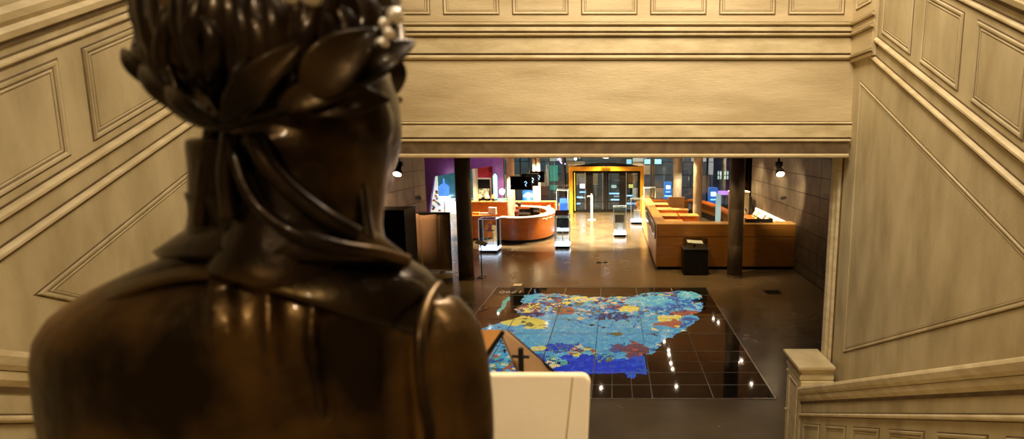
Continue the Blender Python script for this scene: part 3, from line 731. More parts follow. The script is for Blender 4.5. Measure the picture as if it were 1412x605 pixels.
def c_panel(t,x0,x1,Y,d,zt):
    xc=(x0+x1)/2; yc=Y+d/2; 
    MB().tube([(xc,yc,.17),(xc,yc,.60)],.014,8).build('stand',STEEL,t)
    BX(x0+.05,x1-.05,yc,yc+.03,zt-.44,zt-.10).build('dark_panel',mat('slate_board',(.06,.05,.045),.5,col2=(.09,.08,.07),nscale=12),t)
    MB().prism([(x0+.02,Y+.02,zt+.02),(x1-.04,Y+.02,zt+.02),(x1-.04,Y+.16,zt+.19),(x0+.02,Y+.16,zt+.19)],(0,.02,-.003)).build('caption_board',mat('caption',(.16,.12,.12),.4,col2=(.22,.17,.16),nscale=20),t)
def c_blue(t,x0,x1,Y,d,zt):
    BX(x0+.10,x1-.08,Y+d*.5,Y+d*.5+.06,.75,zt-.35).build('blue_panel',BLUEL,t)
    BX(x0+.08,x1-.06,Y+d*.45,Y+d*.6,.17,.75).build('pedestal',WHITE,t)
def c_small(t,x0,x1,Y,d,zt):
    xc=(x0+x1)/2; yc=Y+d*.4
    BX(x0+.06,x1-.08,yc,yc+.03,.55,.88).build('dark_panel',mat('slate_board',(.06,.05,.045),.5),t)
    BX(xc-.1,xc+.12,yc+.02,yc+.2,.17,.55).build('pedestal',WHITE,t)
def c_orange(t,x0,x1,Y,d,zt):
    xc=(x0+x1)/2; yc=Y+d*.5
    BX(xc-.14,xc+.16,yc-.1,yc+.1,.17,.62).build('pedestal',WHITE,t)
    MB().tube(smooth_pts([(xc-.03,yc,.62),(xc+.06,yc,.74),(xc-.04,yc,.86),(xc+.05,yc,1.0)],4),[.035]*13,8).build('sculpture',ORANGE,t,smooth=True)
showcase(661,686,349,303,'blue-lit glass showcase with a small red figure beside the left front column',c_red,.62)
showcase(765,785.5,343,298,'glass showcase with a dark board inside and a slanted caption board on top',c_panel,.5)
showcase(768,784,322,263,'taller glass showcase with a blue panel behind the caption-board case',c_blue,.6)
showcase(846,863.5,327,286,'glass showcase with a small dark panel on the open floor in the middle',c_small,.48)
showcase(870,887,309,275,'glass showcase with an orange twisted sculpture beside the counter arm',c_orange,.5)
# glass box on counter arm
t=thing('counter_glass_box','small clear glass box standing on the far end of the counter arm','glass box',(1.4,22.9,ch))
m=MB()
for X in(1.24,1.72): m.box(X,X+.012,22.6,23.1,ch,ch+.42)
m.box(1.252,1.72,22.6,22.61,ch,ch+.42).box(1.252,1.72,23.09,23.1,ch,ch+.42); m.build('glass_walls',GLASS,t)
m=MB()
for X in(1.235,1.72):
    for YY in (22.595,23.09): m.box(X,X+.018,YY,YY+.018,ch,ch+.43)
m.box(1.235,1.738,22.59,22.61,ch+.42,ch+.44).box(1.235,1.738,23.09,23.11,ch+.42,ch+.44).box(1.235,1.255,22.6,23.1,ch+.42,ch+.441).box(1.718,1.738,22.6,23.1,ch+.42,ch+.441).build('glass_edges',MATS['pale_edge'],t)
# pointer stand
g=G(816,303)
t=thing('hand_sanitizer_stand','slim white pillar stand with a small arm in front of the entrance doors','stand',(g.x,g.y,0))
MB().lathe((g.x,g.y,0),[(.20,0),(.20,.02),(.05,.03)],20).build('base_plate',WHITE,t)
BX(g.x-.055,g.x+.055,g.y-.05,g.y+.05,.02,1.16).build('pillar',WHITE,t,bevel=.008)
MB().tube([(g.x,g.y-.02,1.12),(g.x-.16,g.y-.06,1.16),(g.x-.20,g.y-.06,1.12)],[.03,.022,.015],8).box(g.x-.03,g.x+.03,g.y-.03,g.y+.03,1.16,1.26).build('dispenser_arm',WHITE,t)
# slim reading stand by left column
a=G(664.5,382); 
t=thing('reading_stand','slim dark metal stand with a slanted plate beside the left front column','stand',(a.x,a.y,0))
BX(a.x-.10,a.x+.10,a.y-.12,a.y+.12,0,.015).build('foot_plate',DSTEEL,t)
MB().tube([(a.x,a.y,.015),(a.x,a.y,.93)],.016,8).build('pole',DSTEEL,t)
MB().prism([(a.x-.13,a.y-.12,.98),(a.x+.16,a.y-.12,.88),(a.x+.16,a.y+.14,.92),(a.x-.13,a.y+.14,1.02)],(0,0,.02)).build('slanted_plate',BLACK,t)

# fabric screen
a=G(567,375); b=G(623,375); zt=PY(567,293,a.y).z
t=thing('fabric_screen','tall brown fabric partition screen with vertical folds and pale foot rail','screen',((a.x+b.x)/2,a.y,0))
n=60; m=MB(); vs=[];fs=[]
for j in range(9):
    z=.06+(zt-.09)*j/8
    for i in range(n+1):
        u=i/n; x=a.x+.02+(b.x-a.x-.04)*u
        f=2.2*(.022*math.exp(-((u-.20-.05*(1-j/8))/.03)**2)*1.2-.03*math.exp(-((u-.72+.03*(1-j/8))/.035)**2)+.010*math.sin(u*9+j*.2))
        vs.append((x,a.y+.06-f,z))
for j in range(8):
    for i in range(n): fs.append((j*(n+1)+i,j*(n+1)+i+1,(j+1)*(n+1)+i+1,(j+1)*(n+1)+i))
o=m.add(vs,fs).build('fabric',CURTF,t,smooth=True); sl=o.modifiers.new('t','SOLIDIFY'); sl.thickness=.012
BX(a.x,b.x,a.y+.02,a.y+.10,zt-.04,zt).build('top_rail',BLACK,t)
BX(a.x,b.x,a.y+.02,a.y+.10,.03,.06).build('foot_rail',WHITE,t)
BX(a.x,a.x+.03,a.y+.03,a.y+.09,.06,zt-.04).build('side_post',DSTEEL,t); BX(b.x-.03,b.x,a.y+.03,a.y+.09,.06,zt-.04).build('side_post',DSTEEL,t)
BX(a.x+.1,a.x+.16,a.y-.15,a.y+.27,0,.03).build('foot',DSTEEL,t); BX(b.x-.3,b.x-.24,a.y-.15,a.y+.27,0,.03).build('foot',DSTEEL,t)
# dark cabinet at left, partly behind the statue
a=PY(511,291,13.6); b=PY(557,291,13.6)
t=thing('dark_cabinet','black tall cabinet against the left slate wall, half hidden by the statue','cabinet',((a.x+b.x)/2,14,0))
BX(-6.2,b.x,13.6,14.4,0,a.z).build('body',BLACK,t,bevel=.006); BX(-6.2,b.x+.01,13.58,14.4,a.z,a.z+.03).build('top',BLACK,t)
BX(-6.15,b.x-.04,13.585,13.6,.1,a.z-.08).build('door',BLACKG,t)
# blue uplight strip beside it
# ================================================================= PURPLE WALL WITH NICHES
YP=27.0
def pp(px,py,Y=YP): return PY(px,py,Y)
wp=thing('wall_northwest','purple painted wall with slanted openings at the far left','wall',(-7.5,YP,0),kind='structure')
def z0(p): return Vector((p.x,p.y,0))
x_l=-10.8; xr=pp(694,230).x
A=[pp(598,243.5),pp(656,232)]     # slanted top of the first opening
B_=[pp(655.5,234),pp(679,229)]    # top of the red niche
th=(0,.25,0)
m=MB()
L0=pp(591,300); L0.z=0; 
m.prism([(x_l,YP,0),(x_l,YP,LC),(A[0].x,YP,LC),(A[0].x,YP,A[0].z),(L0.x,YP,0)],th)
m.prism([(A[0].x,YP,A[0].z),(A[0].x,YP,LC),(A[1].x,YP,LC),(A[1].x,YP,A[1].z)],th)
m.prism([(A[1].x,YP,A[1].z),(A[1].x,YP,LC),(B_[1].x,YP,LC),(B_[1].x,YP,B_[1].z)],th)
m.prism([(B_[1].x,YP,0),(B_[1].x,YP,LC),(xr,YP,LC),(xr,YP,0)],th)
m.build('wall_face',PURP,wp)
xs=pp(655,240).x
BX(xs-.12,xs+.02,YP-.02,YP+.9,0,A[1].z-.02).build('cream_post',CREAMP,wp)
BX(xs,B_[1].x+.02,YP+.5,YP+.6,0,LC).build('red_back_wall',RED,wp)
BX(B_[1].x,B_[1].x+.06,YP+.2,YP+.6,0,LC).build('red_side_wall',RED,wp)
BX(-10.8,xs-.1,YP+1.9,YP+2.0,0,LC).build('cream_back_wall',CREAMP,wp)
# display board in the red niche
a=PY(656.5,278,YP+.45); b=PY(676.5,247,YP+.45)
t=thing('display_board','cream framed black display board with a pale picture in the red niche','display board',((a.x+b.x)/2,YP+.45,a.z))
BX(a.x,b.x,YP+.44,YP+.50,a.z,b.z).build('board',BLACK,t)
m=MB(); e=.05
m.box(a.x-e,b.x+e,YP+.36,YP+.50,a.z-.08,a.z).box(a.x-e,b.x+e,YP+.36,YP+.50,b.z,b.z+.08).box(b.x-.03,b.x+e,YP+.40,YP+.5,a.z,b.z).box(a.x-e,a.x+.0,YP+.40,YP+.5,a.z,b.z)
m.build('frame',CREAMP,t)
p0=PY(660.5,271.5,YP+.40); p1=PY(674.5,260,YP+.40)
o=BX(p0.x,p1.x,YP+.42,YP+.44,p0.z,p1.z).build('picture',mat('pale_picture',(.55,.55,.40),.6,col2=(.10,.11,.07),nscale=7,lo=.45,hi=.6),t)
# kiosk window with blue drum
def bxp(px0,py0,px1,py1,Y,dy,name,m,parent):
    a=PY(px0,py1,Y); b=PY(px1,py0,Y); return BX(a.x,b.x,Y,Y+dy,a.z,b.z).build(name,m,parent)
KY=YP+.9
a=PY(604,273.5,KY); b=PY(655,236,KY)
t=thing('kiosk_booth','cream kiosk booth with a teal window and blue drum display in the purple opening','kiosk',(a.x+1,KY,0))
xL=PY(592,280,KY).x
BX(xL,a.x,KY,KY+.1,0,b.z).build('left_panel',WHITEL,t)
BX(a.x,b.x-.02,KY-.0,KY+.1,0,a.z).build('lower_panel',WHITEL,t)
BX(a.x,b.x-.02,KY+.08,KY+.1,a.z,b.z).build('window_glass',mat('teal_window',(.03,.10,.12),.15,emit=(.04,.16,.18),es=.5,col2=(.08,.20,.18),nscale=3),t)
BX(a.x+.9,b.x-.02,KY-.25,KY,a.z-.10,a.z-.02).build('counter_shelf',CREAMP,t)
p=PY(615,266,KY+.0); r=.27
MB().lathe((p.x,KY-.28,PY(615,271,KY).z),[(r,0),(r,.07),(r*.9,.10),(r*.9,.45),(r,.47),(r,.5),(r*.8,.6),(.05,.72),(.04,.95)],24).build('blue_drum',BLUEL,t,smooth=False)
MB().lathe((p.x,KY-.28,PY(615,271,KY).z-.0),[(r+.01,.0),(r+.01,.06)],24).build('lit_ring',LAMPC,t)
MB().tube([(p.x,KY-.28,0),(p.x,KY-.28,PY(615,271,KY).z)],.06,10).build('drum_post',WHITE,t)
pc=[(.75,.15,.05),(.8,.55,.1),(.15,.4,.2),(.7,.3,.2),(.85,.7,.3),(.2,.3,.4)]
rr=random.Random(11); 
cn=['red','amber','green','rust','yellow','blue']
for i in range(14):
    px=rr.uniform(594+ (0 if i%2 else 2),609); py=264+ (i/14)*28
    c=PY(px,py,KY-.012); k=i%6
    mb=MB().ell((c.x,KY-.01,c.z),.075,.008,.06,n=10,m=6)
    mb.build('sticker',mat('stick_%d'%k,pc[k],.5,col2=tuple(v*.8 for v in pc[k]),nscale=6),t)
# teal tube + small white lamp
p=G(684,300); 
t=thing('light_tube','tall teal glowing light tube standing before the purple wall','light',(pp(684,300).x,26.7,0))
x=pp(683,260,26.7).x
BX(x-.15,x+.15,26.6,26.8,0,.05).build('foot',DSTEEL,t); MB().tube([(x,26.7,.05),(x,26.7,.9)],.05,10).build('stem',DSTEEL,t)
MB().lathe((x,26.7,.9),[(.06,0),(.10,.1),(.10,1.15),(.04,1.25)],16).build('tube',TEALL,t,smooth=True)
x=pp(692,263,25.5).x
t=thing('globe_lamp','white globe floor lamp on a green display box left of the pale column','lamp',(x,25.5,0))
BX(x-.2,x+.2,25.4,25.8,0,1.05).build('pedestal',mat('green_box',(.12,.3,.22),.3,emit=(.15,.5,.35),es=.4,col2=(.15,.35,.25),nscale=4),t)
MB().tube([(x,25.55,1.05),(x,25.55,1.25)],.02,8).build('neck',STEEL,t)
MB().ell((x,25.55,1.38),.13,.13,.14).build('globe',LAMPC,t,smooth=True)

# ================================================================= FACADE
FY=28.9
fac=thing('window_1','long dark glazed front of the lobby with grey mullions','window',(0,FY,0),kind='structure')
xa=pp(694,230,FY).x+.1; xd0=-2.42; xd1=1.60; xe=4.55
BX(xa,xd0-.02,FY,FY+.02,.5,LC).build('glass_pane',GLASSD,fac); BX(xd1+.02,xe,FY,FY+.02,.5,LC).build('glass_pane',GLASSD,fac); BX(xd0-.02,xd1+.02,FY,FY+.02,2.55,LC).build('glass_pane',GLASSD,fac)
for px in (694,777,898,975,): 
    x=PY(px,240,FY).x; BX(x-.05,x+.05,FY-.10,FY+.06,0,LC).build('mullion',DSTEEL,fac)
x=PY(878,240,FY).x
BX(x+.9-.04,x+.9+.04,FY-.1,FY+.06,.5,LC).build('mullion',DSTEEL,fac)
BX(xa,xd0-.02,FY-.05,FY+.06,.42,.5).build('sill',STEEL,fac); BX(xd1+.02,xe,FY-.05,FY+.06,.42,.5).build('sill',STEEL,fac)
# curved corner glazing towards the right slate wall
f2=thing('window_2','curved dark glazing joining the facade to the right slate wall','window',(5,25,0),kind='structure')
cg=smooth_pts([(4.6,FY,0),(5.6,28.5,0),(6.5,27.3,0),(7.0,25.3,0),(7.1,23,0),(7.1,20.75,0)],4)
wall_strip(cg,-.02,.45,LC,'curved_glass',GLASSD,f2); wall_strip(offs(cg,.02),-.08,0,.45,'curved_sill_wall',DSTEEL,f2)
for i in (0,7,13):
    p=cg[i]; BX(p.x-.06,p.x+.06,p.y-.06,p.y+.06,0,LC).build('mullion',DSTEEL,f2)
struct(BX(LX1+.2,7.2,20.5,20.7,0,LC).build('wall_corner_return',SLATE),'dark wall return beyond the right slate wall','wall')
# benches
t=thing('window_bench','long straight wooden bench under the left facade windows','bench',(-4,28.3,0))
BX(xa+.1,xd0-.3,28.25,28.75,.40,.50).build('bench_seat',WOODP,t); BX(xa+.1,xd0-.3,28.3,28.36,.0,.40).build('bench_front',WOODO,t)
t=thing('window_bench','straight wooden bench right of the entrance below the window','bench',(2.7,28.3,0))
BX(1.9,3.9,28.1,28.6,.62,.72).build('bench_seat',WOODO,t,bevel=.01); BX(1.9,3.9,28.15,28.2,.30,.62).build('bench_front',WOODB,t); BX(1.95,3.85,28.25,28.5,0,.30).build('bench_plinth',BLACK,t)
t=thing('curved_bench','curved orange wooden bench following the rounded corner window','bench',(4.9,25.5,0))
cb=smooth_pts([(4.05,27.9,0),(4.55,26.9,0),(4.85,25.2,0),(4.98,23.4,0),(5.0,21.6,0)],5)
wall_strip(cb,-.32,.72,.80,'bench_seat',WOODO,t); wall_strip(offs(cb,-.02),-.05,.22,.72,'bench_front',WOODB,t); wall_strip(offs(cb,-.10),-.15,0,.22,'bench_plinth',BLACK,t)
# entrance
ent=thing('entrance_portal','yellow framed glass entrance portal with black doors and a shallow curved roof','entrance',(-.41,28.4,0))
EY=28.3; e0=PY(784.5,260,EY).x; e1=PY(888,260,EY).x; ezt=PY(835,229.5,EY).z; fw=.19
BX(e0,e0+fw,EY,EY+.9,0,ezt).build('frame_post',YELL,ent,bevel=.008); BX(e1-fw,e1,EY,EY+.9,0,ezt).build('frame_post',YELL,ent,bevel=.008)
BX(e0+fw,e1-fw,EY,EY+.9,ezt-.23,ezt).build('frame_lintel',YELL,ent,bevel=.008)
m=MB(); n=20; vs=[];
for i in range(n+1):
    u=i/n; x=e0+.3+(e1-e0-.6)*u; vs.append((x,EY+.02+.0,ezt+.01+.16*math.sin(pi*u)))
m.prism([Vector(v) for v in vs]+[Vector((e1-.3,EY+.02,ezt)),Vector((e0+.3,EY+.02,ezt))],(0,.9,0)).build('curved_roof',BLACK,ent)
D=EY+.25; ix0=e0+fw; ix1=e1-fw; hz=ezt-.23
m=MB(); m.box(ix0,ix1,D,D+.06,hz-.07,hz).box(ix0,ix1,D,D+.06,0,.09).box(ix0,ix0+.09,D,D+.06,0,hz).box(ix1-.09,ix1,D,D+.06,0,hz); m.build('door_frame',BLACK,ent)
dxs=[PY(px,260,D).x for px in (793,809.5,816.5,834.5,837.5,855.5,862,880.5)]
for i in range(4):
    a,b=dxs[2*i],dxs[2*i+1]
    d=MB(); d.box(a-.05,a+.05,D-.01,D+.07,.09,hz-.07).box(b-.05,b+.05,D-.01,D+.07,.09,hz-.07).box(a,b,D-.01,D+.07,.09,.17).box(a,b,D-.01,D+.07,.55,.60).box(a,b,D-.01,D+.07,hz-.14,hz-.07)
    do=d.build('door_leaf',BLACK,ent)
    do2=BX(a+.05,b-.05,D+.02,D+.035,.17,hz-.14).build('door_glass',GLASSD,do); 
    do2.matrix_parent_inverse=Matrix()
BX(dxs[1]-.0,dxs[2]+.0,D-.012,D+.08,.09,hz-.07).build('black_pillar',BLACK,ent); BX(dxs[5],dxs[6],D-.012,D+.08,.09,hz-.07).build('black_pillar',BLACK,ent)
for px in (807,831,863.5):
    x=PY(px,260,D-.06).x; MB().tube([(x,D-.06,.15),(x,D-.06,hz-.1)],.022,8).build('pull_bar',STEEL,ent)
for px in (792.5,):
    x=PY(px,260,D-.03).x; BX(x-.02,x+.02,D-.03,D-.012,.1,hz-.1).build('yellow_strip',mat('yellow_lit',(.8,.6,.05),.4,emit=(.9,.65,.05),es=.7,col2=(.8,.55,.05),nscale=3),ent)
# lamp over the door
p=PY(835.5,217.5,27.6)
t=thing('ceiling_spotlight','small white ceiling spotlight over the entrance portal','spotlight',(p.x,27.6,p.z))
BX(p.x-.13,p.x+.13,27.5,27.7,p.z-.01,p.z+.02).build('lamp_head',LAMPC,t); MB().tube([(p.x,27.6,p.z+.02),(p.x,27.6,LC)],.015,8).build('stem',DSTEEL,t)
p=PY(793.5,219.5,27.4)
t=thing('ceiling_spotlight','small blue-white ceiling spotlight left of the entrance portal','spotlight',(p.x,27.4,p.z))
MB().lathe((p.x,27.4,p.z-.04),[(.03,0),(.06,.03),(.06,.10),(.03,.15)],14).build('lamp_head',LAMPC,t,smooth=True); MB().tube([(p.x,27.4,p.z+.12),(p.x,27.4,LC)],.015,8).build('stem',DSTEEL,t)

# ================================================================= OUTSIDE
struct(BX(-25,25,30.2,60,-.32,-.15).build('ground_street',ASPH),'dark street outside the lobby','ground')
def bld(name,label,x0,x1,Y,z1,mat_):
    t=thing(name,label,'building',((x0+x1)/2,Y,-.15)); 
    m=MB(); rr=random.Random(int(x0*10))
    z=-.15; row=0
    BX(x0,x1,Y+.1,Y+1.5,-.15,z1).build('wall_core',SLATEJ,t)
    ms=[mat('ashlar_a',(.055,.052,.048),.85,col2=(.09,.08,.065),nscale=2,bump=.2,bscale=9),mat('ashlar_b',(.34,.20,.09),.85,col2=(.42,.27,.14),nscale=2,bump=.2,bscale=9),mat('ashlar_c',(.045,.052,.055),.85,col2=(.07,.085,.09),nscale=2,bump=.2,bscale=9),mat('ashlar_d',(.45,.40,.31),.85,col2=(.52,.46,.36),nscale=2,bump=.2,bscale=9)]
    while z<z1-.05:
        h=.85; x=x0-(row%2)*.8
        while x<x1:
            w=rr.uniform(1.3,1.9); a=max(x,x0)+.02; b=min(x+w,x1)-.02
            if b>a: m.box(a,b,Y,Y+.1,z+.02,min(z+h,z1)-.02,mi=rr.choice([0,0,1,2,0,3,2]))
            x+=w
        z+=h; row+=1
    m.build('stone_facade',ms,t); return t
t1=bld('stone_building','dark stone block building across the street right of the entrance',1.2,6.6,36,7,None)
t2=bld('stone_building','dark stone building across the street seen through the entrance doors',-3.4,1.15,38,7,None)
t3=bld('stone_building','dark bluish building across the street behind the hanging screens',-12,-3.5,37,7,None)
x=PY(757.0,250,36.8)
for px0,px1,py0,py1,mm_ in ((758,769,228,250,mat('green_lit_wall',(.05,.22,.14),.7,emit=(.05,.30,.19),es=.35,col2=(.08,.3,.2),nscale=3)),(758,769,255,262,MATS['green_lit_wall']),(744,756,256,270,mat('rust_panel',(.10,.04,.025),.7,col2=(.15,.06,.03),nscale=3))):
    a=PY(px0,py1,36.9); b=PY(px1,py0,36.9); BX(a.x,b.x,36.93,37.0,a.z,b.z).build('wall_panel',mm_,t3)
t4=bld('stone_building','dark townhouse across the street with two small lit windows at the far right',6.7,16,40,8,None)
for px0,px1 in ((989.5,995),(998.5,1004.5)):
    a=PY(px0,247,39.9); b=PY(px1,236,39.9)
    w=BX(a.x-.05,b.x+.05,39.9,40,a.z-.05,b.z+.05).build('window',DSTEEL,t4)
    pn=BX(a.x,b.x,39.88,39.9,a.z,b.z).build('pane',WINL,w); pn.matrix_parent_inverse=Matrix()
    zc=(a.z+b.z)/2; bb=MB().box(a.x,b.x,39.86,39.88,zc-.03,zc+.03).box((a.x+b.x)/2-.03,(a.x+b.x)/2+.03,39.86,39.88,a.z,b.z).build('glazing_bar',DSTEEL,w); bb.matrix_parent_inverse=Matrix()
a=PY(968,270,39.8); b=PY(1040,263,39.8)
BX(a.x,b.x,39.84,39.9,a.z,b.z).build('pink_light_band',PINKL,t4)
BX(a.x,b.x,39.8,39.9,a.z-.6,a.z-.5).build('ledge',WHITE,t4)
# ATM-like machine
def kiosk_out(px0,px1,py0,py1,Y,label):
    a=PY(px0,py1,Y); b=PY(px1,py0,Y); t=thing('ticket_machine',label,'machine',((a.x+b.x)/2,Y,-.15))
    BX(a.x,b.x,Y,Y+.6,-.15,b.z).build('cabinet',mat('blue_cabinet',(.05,.16,.40),.4,emit=(.05,.20,.6),es=.7,col2=(.08,.2,.45),nscale=3),t)
    w=b.x-a.x; h=b.z-a.z
    BX(a.x+w*.25,b.x-w*.25,Y-.02,Y,a.z+h*.55,a.z+h*.75).build('display',LAMPC,t)
    BX(a.x+w*.2,b.x-w*.2,Y-.1,Y,a.z+h*.30,a.z+h*.36).build('ledge',LBLUE,t); BX(a.x,b.x,Y-.015,Y,a.z+.0,a.z+.08).build('foot_light',LBLUE,t); return t
kiosk_out(916,926.5,251,271,34.0,'blue lit ticket machine outside, left of the grey column')
kiosk_out(977,990,259,283,33.0,'blue lit machine outside the rounded corner window')
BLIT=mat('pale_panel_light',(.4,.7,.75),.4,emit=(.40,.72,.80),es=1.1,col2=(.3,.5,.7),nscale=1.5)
for px0,px1,Y,par in ((864,883,38,t2),(888.5,899.5,36,t1),(900.5,912,36,t1)):  # glowing panels added in place of ceiling light reflections in the glazing
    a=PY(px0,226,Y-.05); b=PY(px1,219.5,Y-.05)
    w=BX(a.x-.05,b.x+.05,Y-.04,Y+.1,a.z-.05,b.z+.05).build('lit_window',DSTEEL,par)  # backing of an added reflection panel, not a window of the building
    pn=BX(a.x,b.x,Y-.06,Y-.04,a.z,b.z).build('pane',BLIT,w); pn.matrix_parent_inverse=Matrix()  # glowing face standing in for a ceiling light reflection
# display shelves with blue light behind doors
t=thing('display_rack','dark display rack with blue lit shelves just outside the entrance doors','rack',(-.4,30.9,-.15))
for px0,px1,py in ((795,803,272),(799,812,265),(795,800,281),(840,854,267),(842,854,275.5),(863,878,281),(862,872,270)):
    a=PY(px0,py,30.8); b=PY(px1,py,30.8); BX(a.x,b.x,30.8,31.05,a.z-.03,a.z+.03).build('lit_shelf',LBLUE,t)
for px in (797,811,842,854,864,878):
    x=PY(px,260,30.95).x; BX(x-.02,x+.02,31.0,31.05,-.15,2.1).build('upright',DSTEEL,t)
for px0,px1,py0,py1,mm_ in ((800,806,254,259,LAMPC),(867,873,254,259,mat('yellow_sign',(.9,.7,.1),.5,emit=(1,.8,.15),es=1.2,col2=(.9,.65,.1),nscale=4)),(843,850,255,259,WINL),(866,875,240,252,mat('orange_panel',(.35,.12,.03),.6,emit=(.4,.14,.03),es=.4,col2=(.4,.15,.04),nscale=20))):
    a=PY(px0,py1,31); b=PY(px1,py0,31); BX(a.x,b.x,30.99,31.05,a.z,b.z).build('sign_card',mm_,t)
p=PY(729,270,33)
t=thing('lit_sculpture','white umbrella-shaped lit sculpture on a blue panel outside behind the desk','sculpture',(p.x,33,-.15))
a=PY(721,277,33.2); b=PY(736,262,33.2)
BX(a.x,b.x,33.1,33.2,-.15,b.z).build('blue_panel',MATS['blue_cabinet'],t)
MB().lathe((p.x,32.9,p.z-.35),[(.15,0),(.03,.03),(.03,.32),(.32,.33),(.28,.42),(.12,.52),(.01,.56)],16).build('dome',LAMPC,t)
MB().tube([(p.x,32.9,-.15),(p.x,32.9,p.z-.35)],.04,8).build('stem',WHITE,t)
p=PY(772,223,36.5)
t=tag(MB().tube(smooth_pts([p+Vector((-.2,0,.1)),p+Vector((-.05,0,.22)),p,p+Vector((.12,0,-.12)),p+Vector((.35,0,-.16))],4),.05,8).build('neon_sign',mat('violet_neon',(.7,.4,.8),.4,emit=(.75,.5,.9),es=2.2,col2=(.7,.5,.8),nscale=4)),'small violet neon squiggle high on the building behind the screens','neon sign')
t.location.y=.38
# suspended spots inside
def pendant(px,py,Y,label):
    p=PY(px,py,Y); t=thing('pendant_spotlight',label,'spotlight',p)
    d=Vector((0,-.62,-.78)); q=lambda k:p-d*k
    MB().tube([q(0),q(.02),q(.10),q(.15),q(.36),q(.38)],[.115,.125,.115,.075,.07,.05],20).build('housing',BLACK,t)
    MB().tube([q(-.004),q(.004)],.102,20).build('lamp_lens',LAMPW,t)
    e=q(.28)
    MB().tube([e,(e.x,e.y,LC)],.03,8).box(e.x-.09,e.x+.09,e.y-.05,e.y+.05,e.z-.02,e.z+.10).build('stem',BLACK,t)
    return p
P1=pendant(1076,240,14.2,'lit black pendant spotlight hanging before the right slate wall')
P2=pendant(547.5,240,14.0,'lit black pendant spotlight hanging before the left slate wall beside the face')

# ceiling downlights whose reflections dot the glass map
cl=bpy.data.objects['ceiling']
for (px,py) in ((916,470),(922,483),(922.8,488.5),(925,500),(927.5,508),(932.6,532),(687,431),(676,451),(754,445),(829,534),(1022.6,497),(1018,498.5),(1036,528.7),(983.6,438.7),(990.6,444)):
    g=G(px,py,.006); k=(LC-.02)/H
    x=g.x*(1+k); y=g.y*(1+k)
    if y<27.5 and LX0-2<x<LX1-.1:
        o=MB().lathe((x,y,LC-.02),[(.035,0),(.035,.02)],12).build('downlight',mat('downlight_lens',(1,.95,.85),.5,emit=(1,.88,.66),es=75,col2=(1,.9,.8),nscale=4),cl)
        o.matrix_parent_inverse=Matrix()

# ================================================================= PEOPLE (staff behind the counters)
def staff(x,y,zseat,face,label,shirt,hairc,coll=None):
    """seated figure; zseat seat height"""
    root=thing('person',label,'person',(x,y,0))
    f=Vector((math.cos(face),math.sin(face),0)); s=Vector((-f.y,f.x,0)); u=Vector((0,0,1)); o=Vector((x,y,zseat))
    V=[];E=[];Rr=[]
    def v(p,r,par=None):
        V.append(p);Rr.append(r)
        if par is not None:E.append((par,len(V)-1))
        return len(V)-1
    pel=v(o+u*.10,.13); ch=v(o+u*.36+f*.03,.135,pel); nk=v(o+u*.54+f*.03,.06,ch); hd_=v(o+u*.60+f*.05,.055,nk)
    for q in (1,-1):
        sh=v(o+u*.47+s*q*.17+f*.02,.055,ch); el=v(o+u*.22+s*q*.22+f*.10,.042,sh); wr=v(o+u*.24+s*q*.14+f*.34,.028,el); hn=v(o+u*.235+s*q*.12+f*.40,.03,wr)
        for k in range(4): v(o+u*(.225-.005*abs(k-1))+s*(q*.12+(k-1.5)*.02)+f*(.475-.01*abs(k-1)),.009,hn)
        v(o+u*.235+s*q*.07+f*.43,.010,hn)
        hp=v(o+u*.06+s*q*.10+f*.06,.09,pel); kn=v(o+u*.06+s*q*.11+f*.46,.065,hp); an=v(Vector((x,y,.10))+s*q*.11+f*.44,.045,kn); v(Vector((x,y,.05))+s*q*.11+f*.58,.035,an)
    me=bpy.data.meshes.new('body'); me.from_pydata([tuple(p) for p in V],E,[])
    ob=bpy.data.objects.new('body',me); C.objects.link(ob); ob.parent=root; ob.matrix_parent_inverse=Matrix.Translation(-root.location)
    sk=ob.modifiers.new('sk','SKIN'); 
    for i,r in enumerate(Rr): me.skin_vertices[0].data[i].radius=(r,r)
    me.skin_vertices[0].data[0].use_root=True
    sb=ob.modifiers.new('su','SUBSURF'); sb.levels=1; sb.render_levels=1
    me.materials.append(shirt)
    hc=o+u*.72+f*.06
    MB().ell(hc,.078,.095,.115).ell(hc+f*.09-u*.01,.016,.02,.022,n=8,m=6).ell(hc+f*.083-u*.045,.03,.02,.01,n=8,m=5).ell(hc+s*.08-u*.01,.015,.02,.03,n=8,m=6).ell(hc-s*.08-u*.01,.015,.02,.03,n=8,m=6).build('head',SKIN,root,smooth=True)
    MB().ell(hc+u*.03-f*.02,.092,.10,.11).build('hair',hairc,root,smooth=True)
    t=thing('office_chair','office chair under %s'%label,'chair',(x,y,0))
    BX(x-.2,x+.2,y-.2,y+.2,zseat-.06,zseat).build('seat',BLACK,t,bevel=.02); MB().tube([(x,y,.05),(x,y,zseat-.06)],.03,8).build('stem',DSTEEL,t)
    MB().lathe((x,y,0),[(.25,0),(.25,.03),(.04,.06)],10).build('base',DSTEEL,t)
xs_=on(1029.5,16.6,1.4)
staff(xs_,16.9,.80,-pi/2-.5,'person with dark hair in a white shirt sitting behind the counter',mat('white_shirt',(.82,.80,.76),.8,col2=(.75,.73,.7),nscale=9),HAIRM)
xs_=on(714.5,21.2,1.0)
staff(xs_,21.35,.52,pi/2-.4,'person with dark hair in dark red clothes sitting inside the information desk',mat('dark_red_cloth',(.16,.02,.02),.8,col2=(.10,.02,.02),nscale=9),HAIRM)

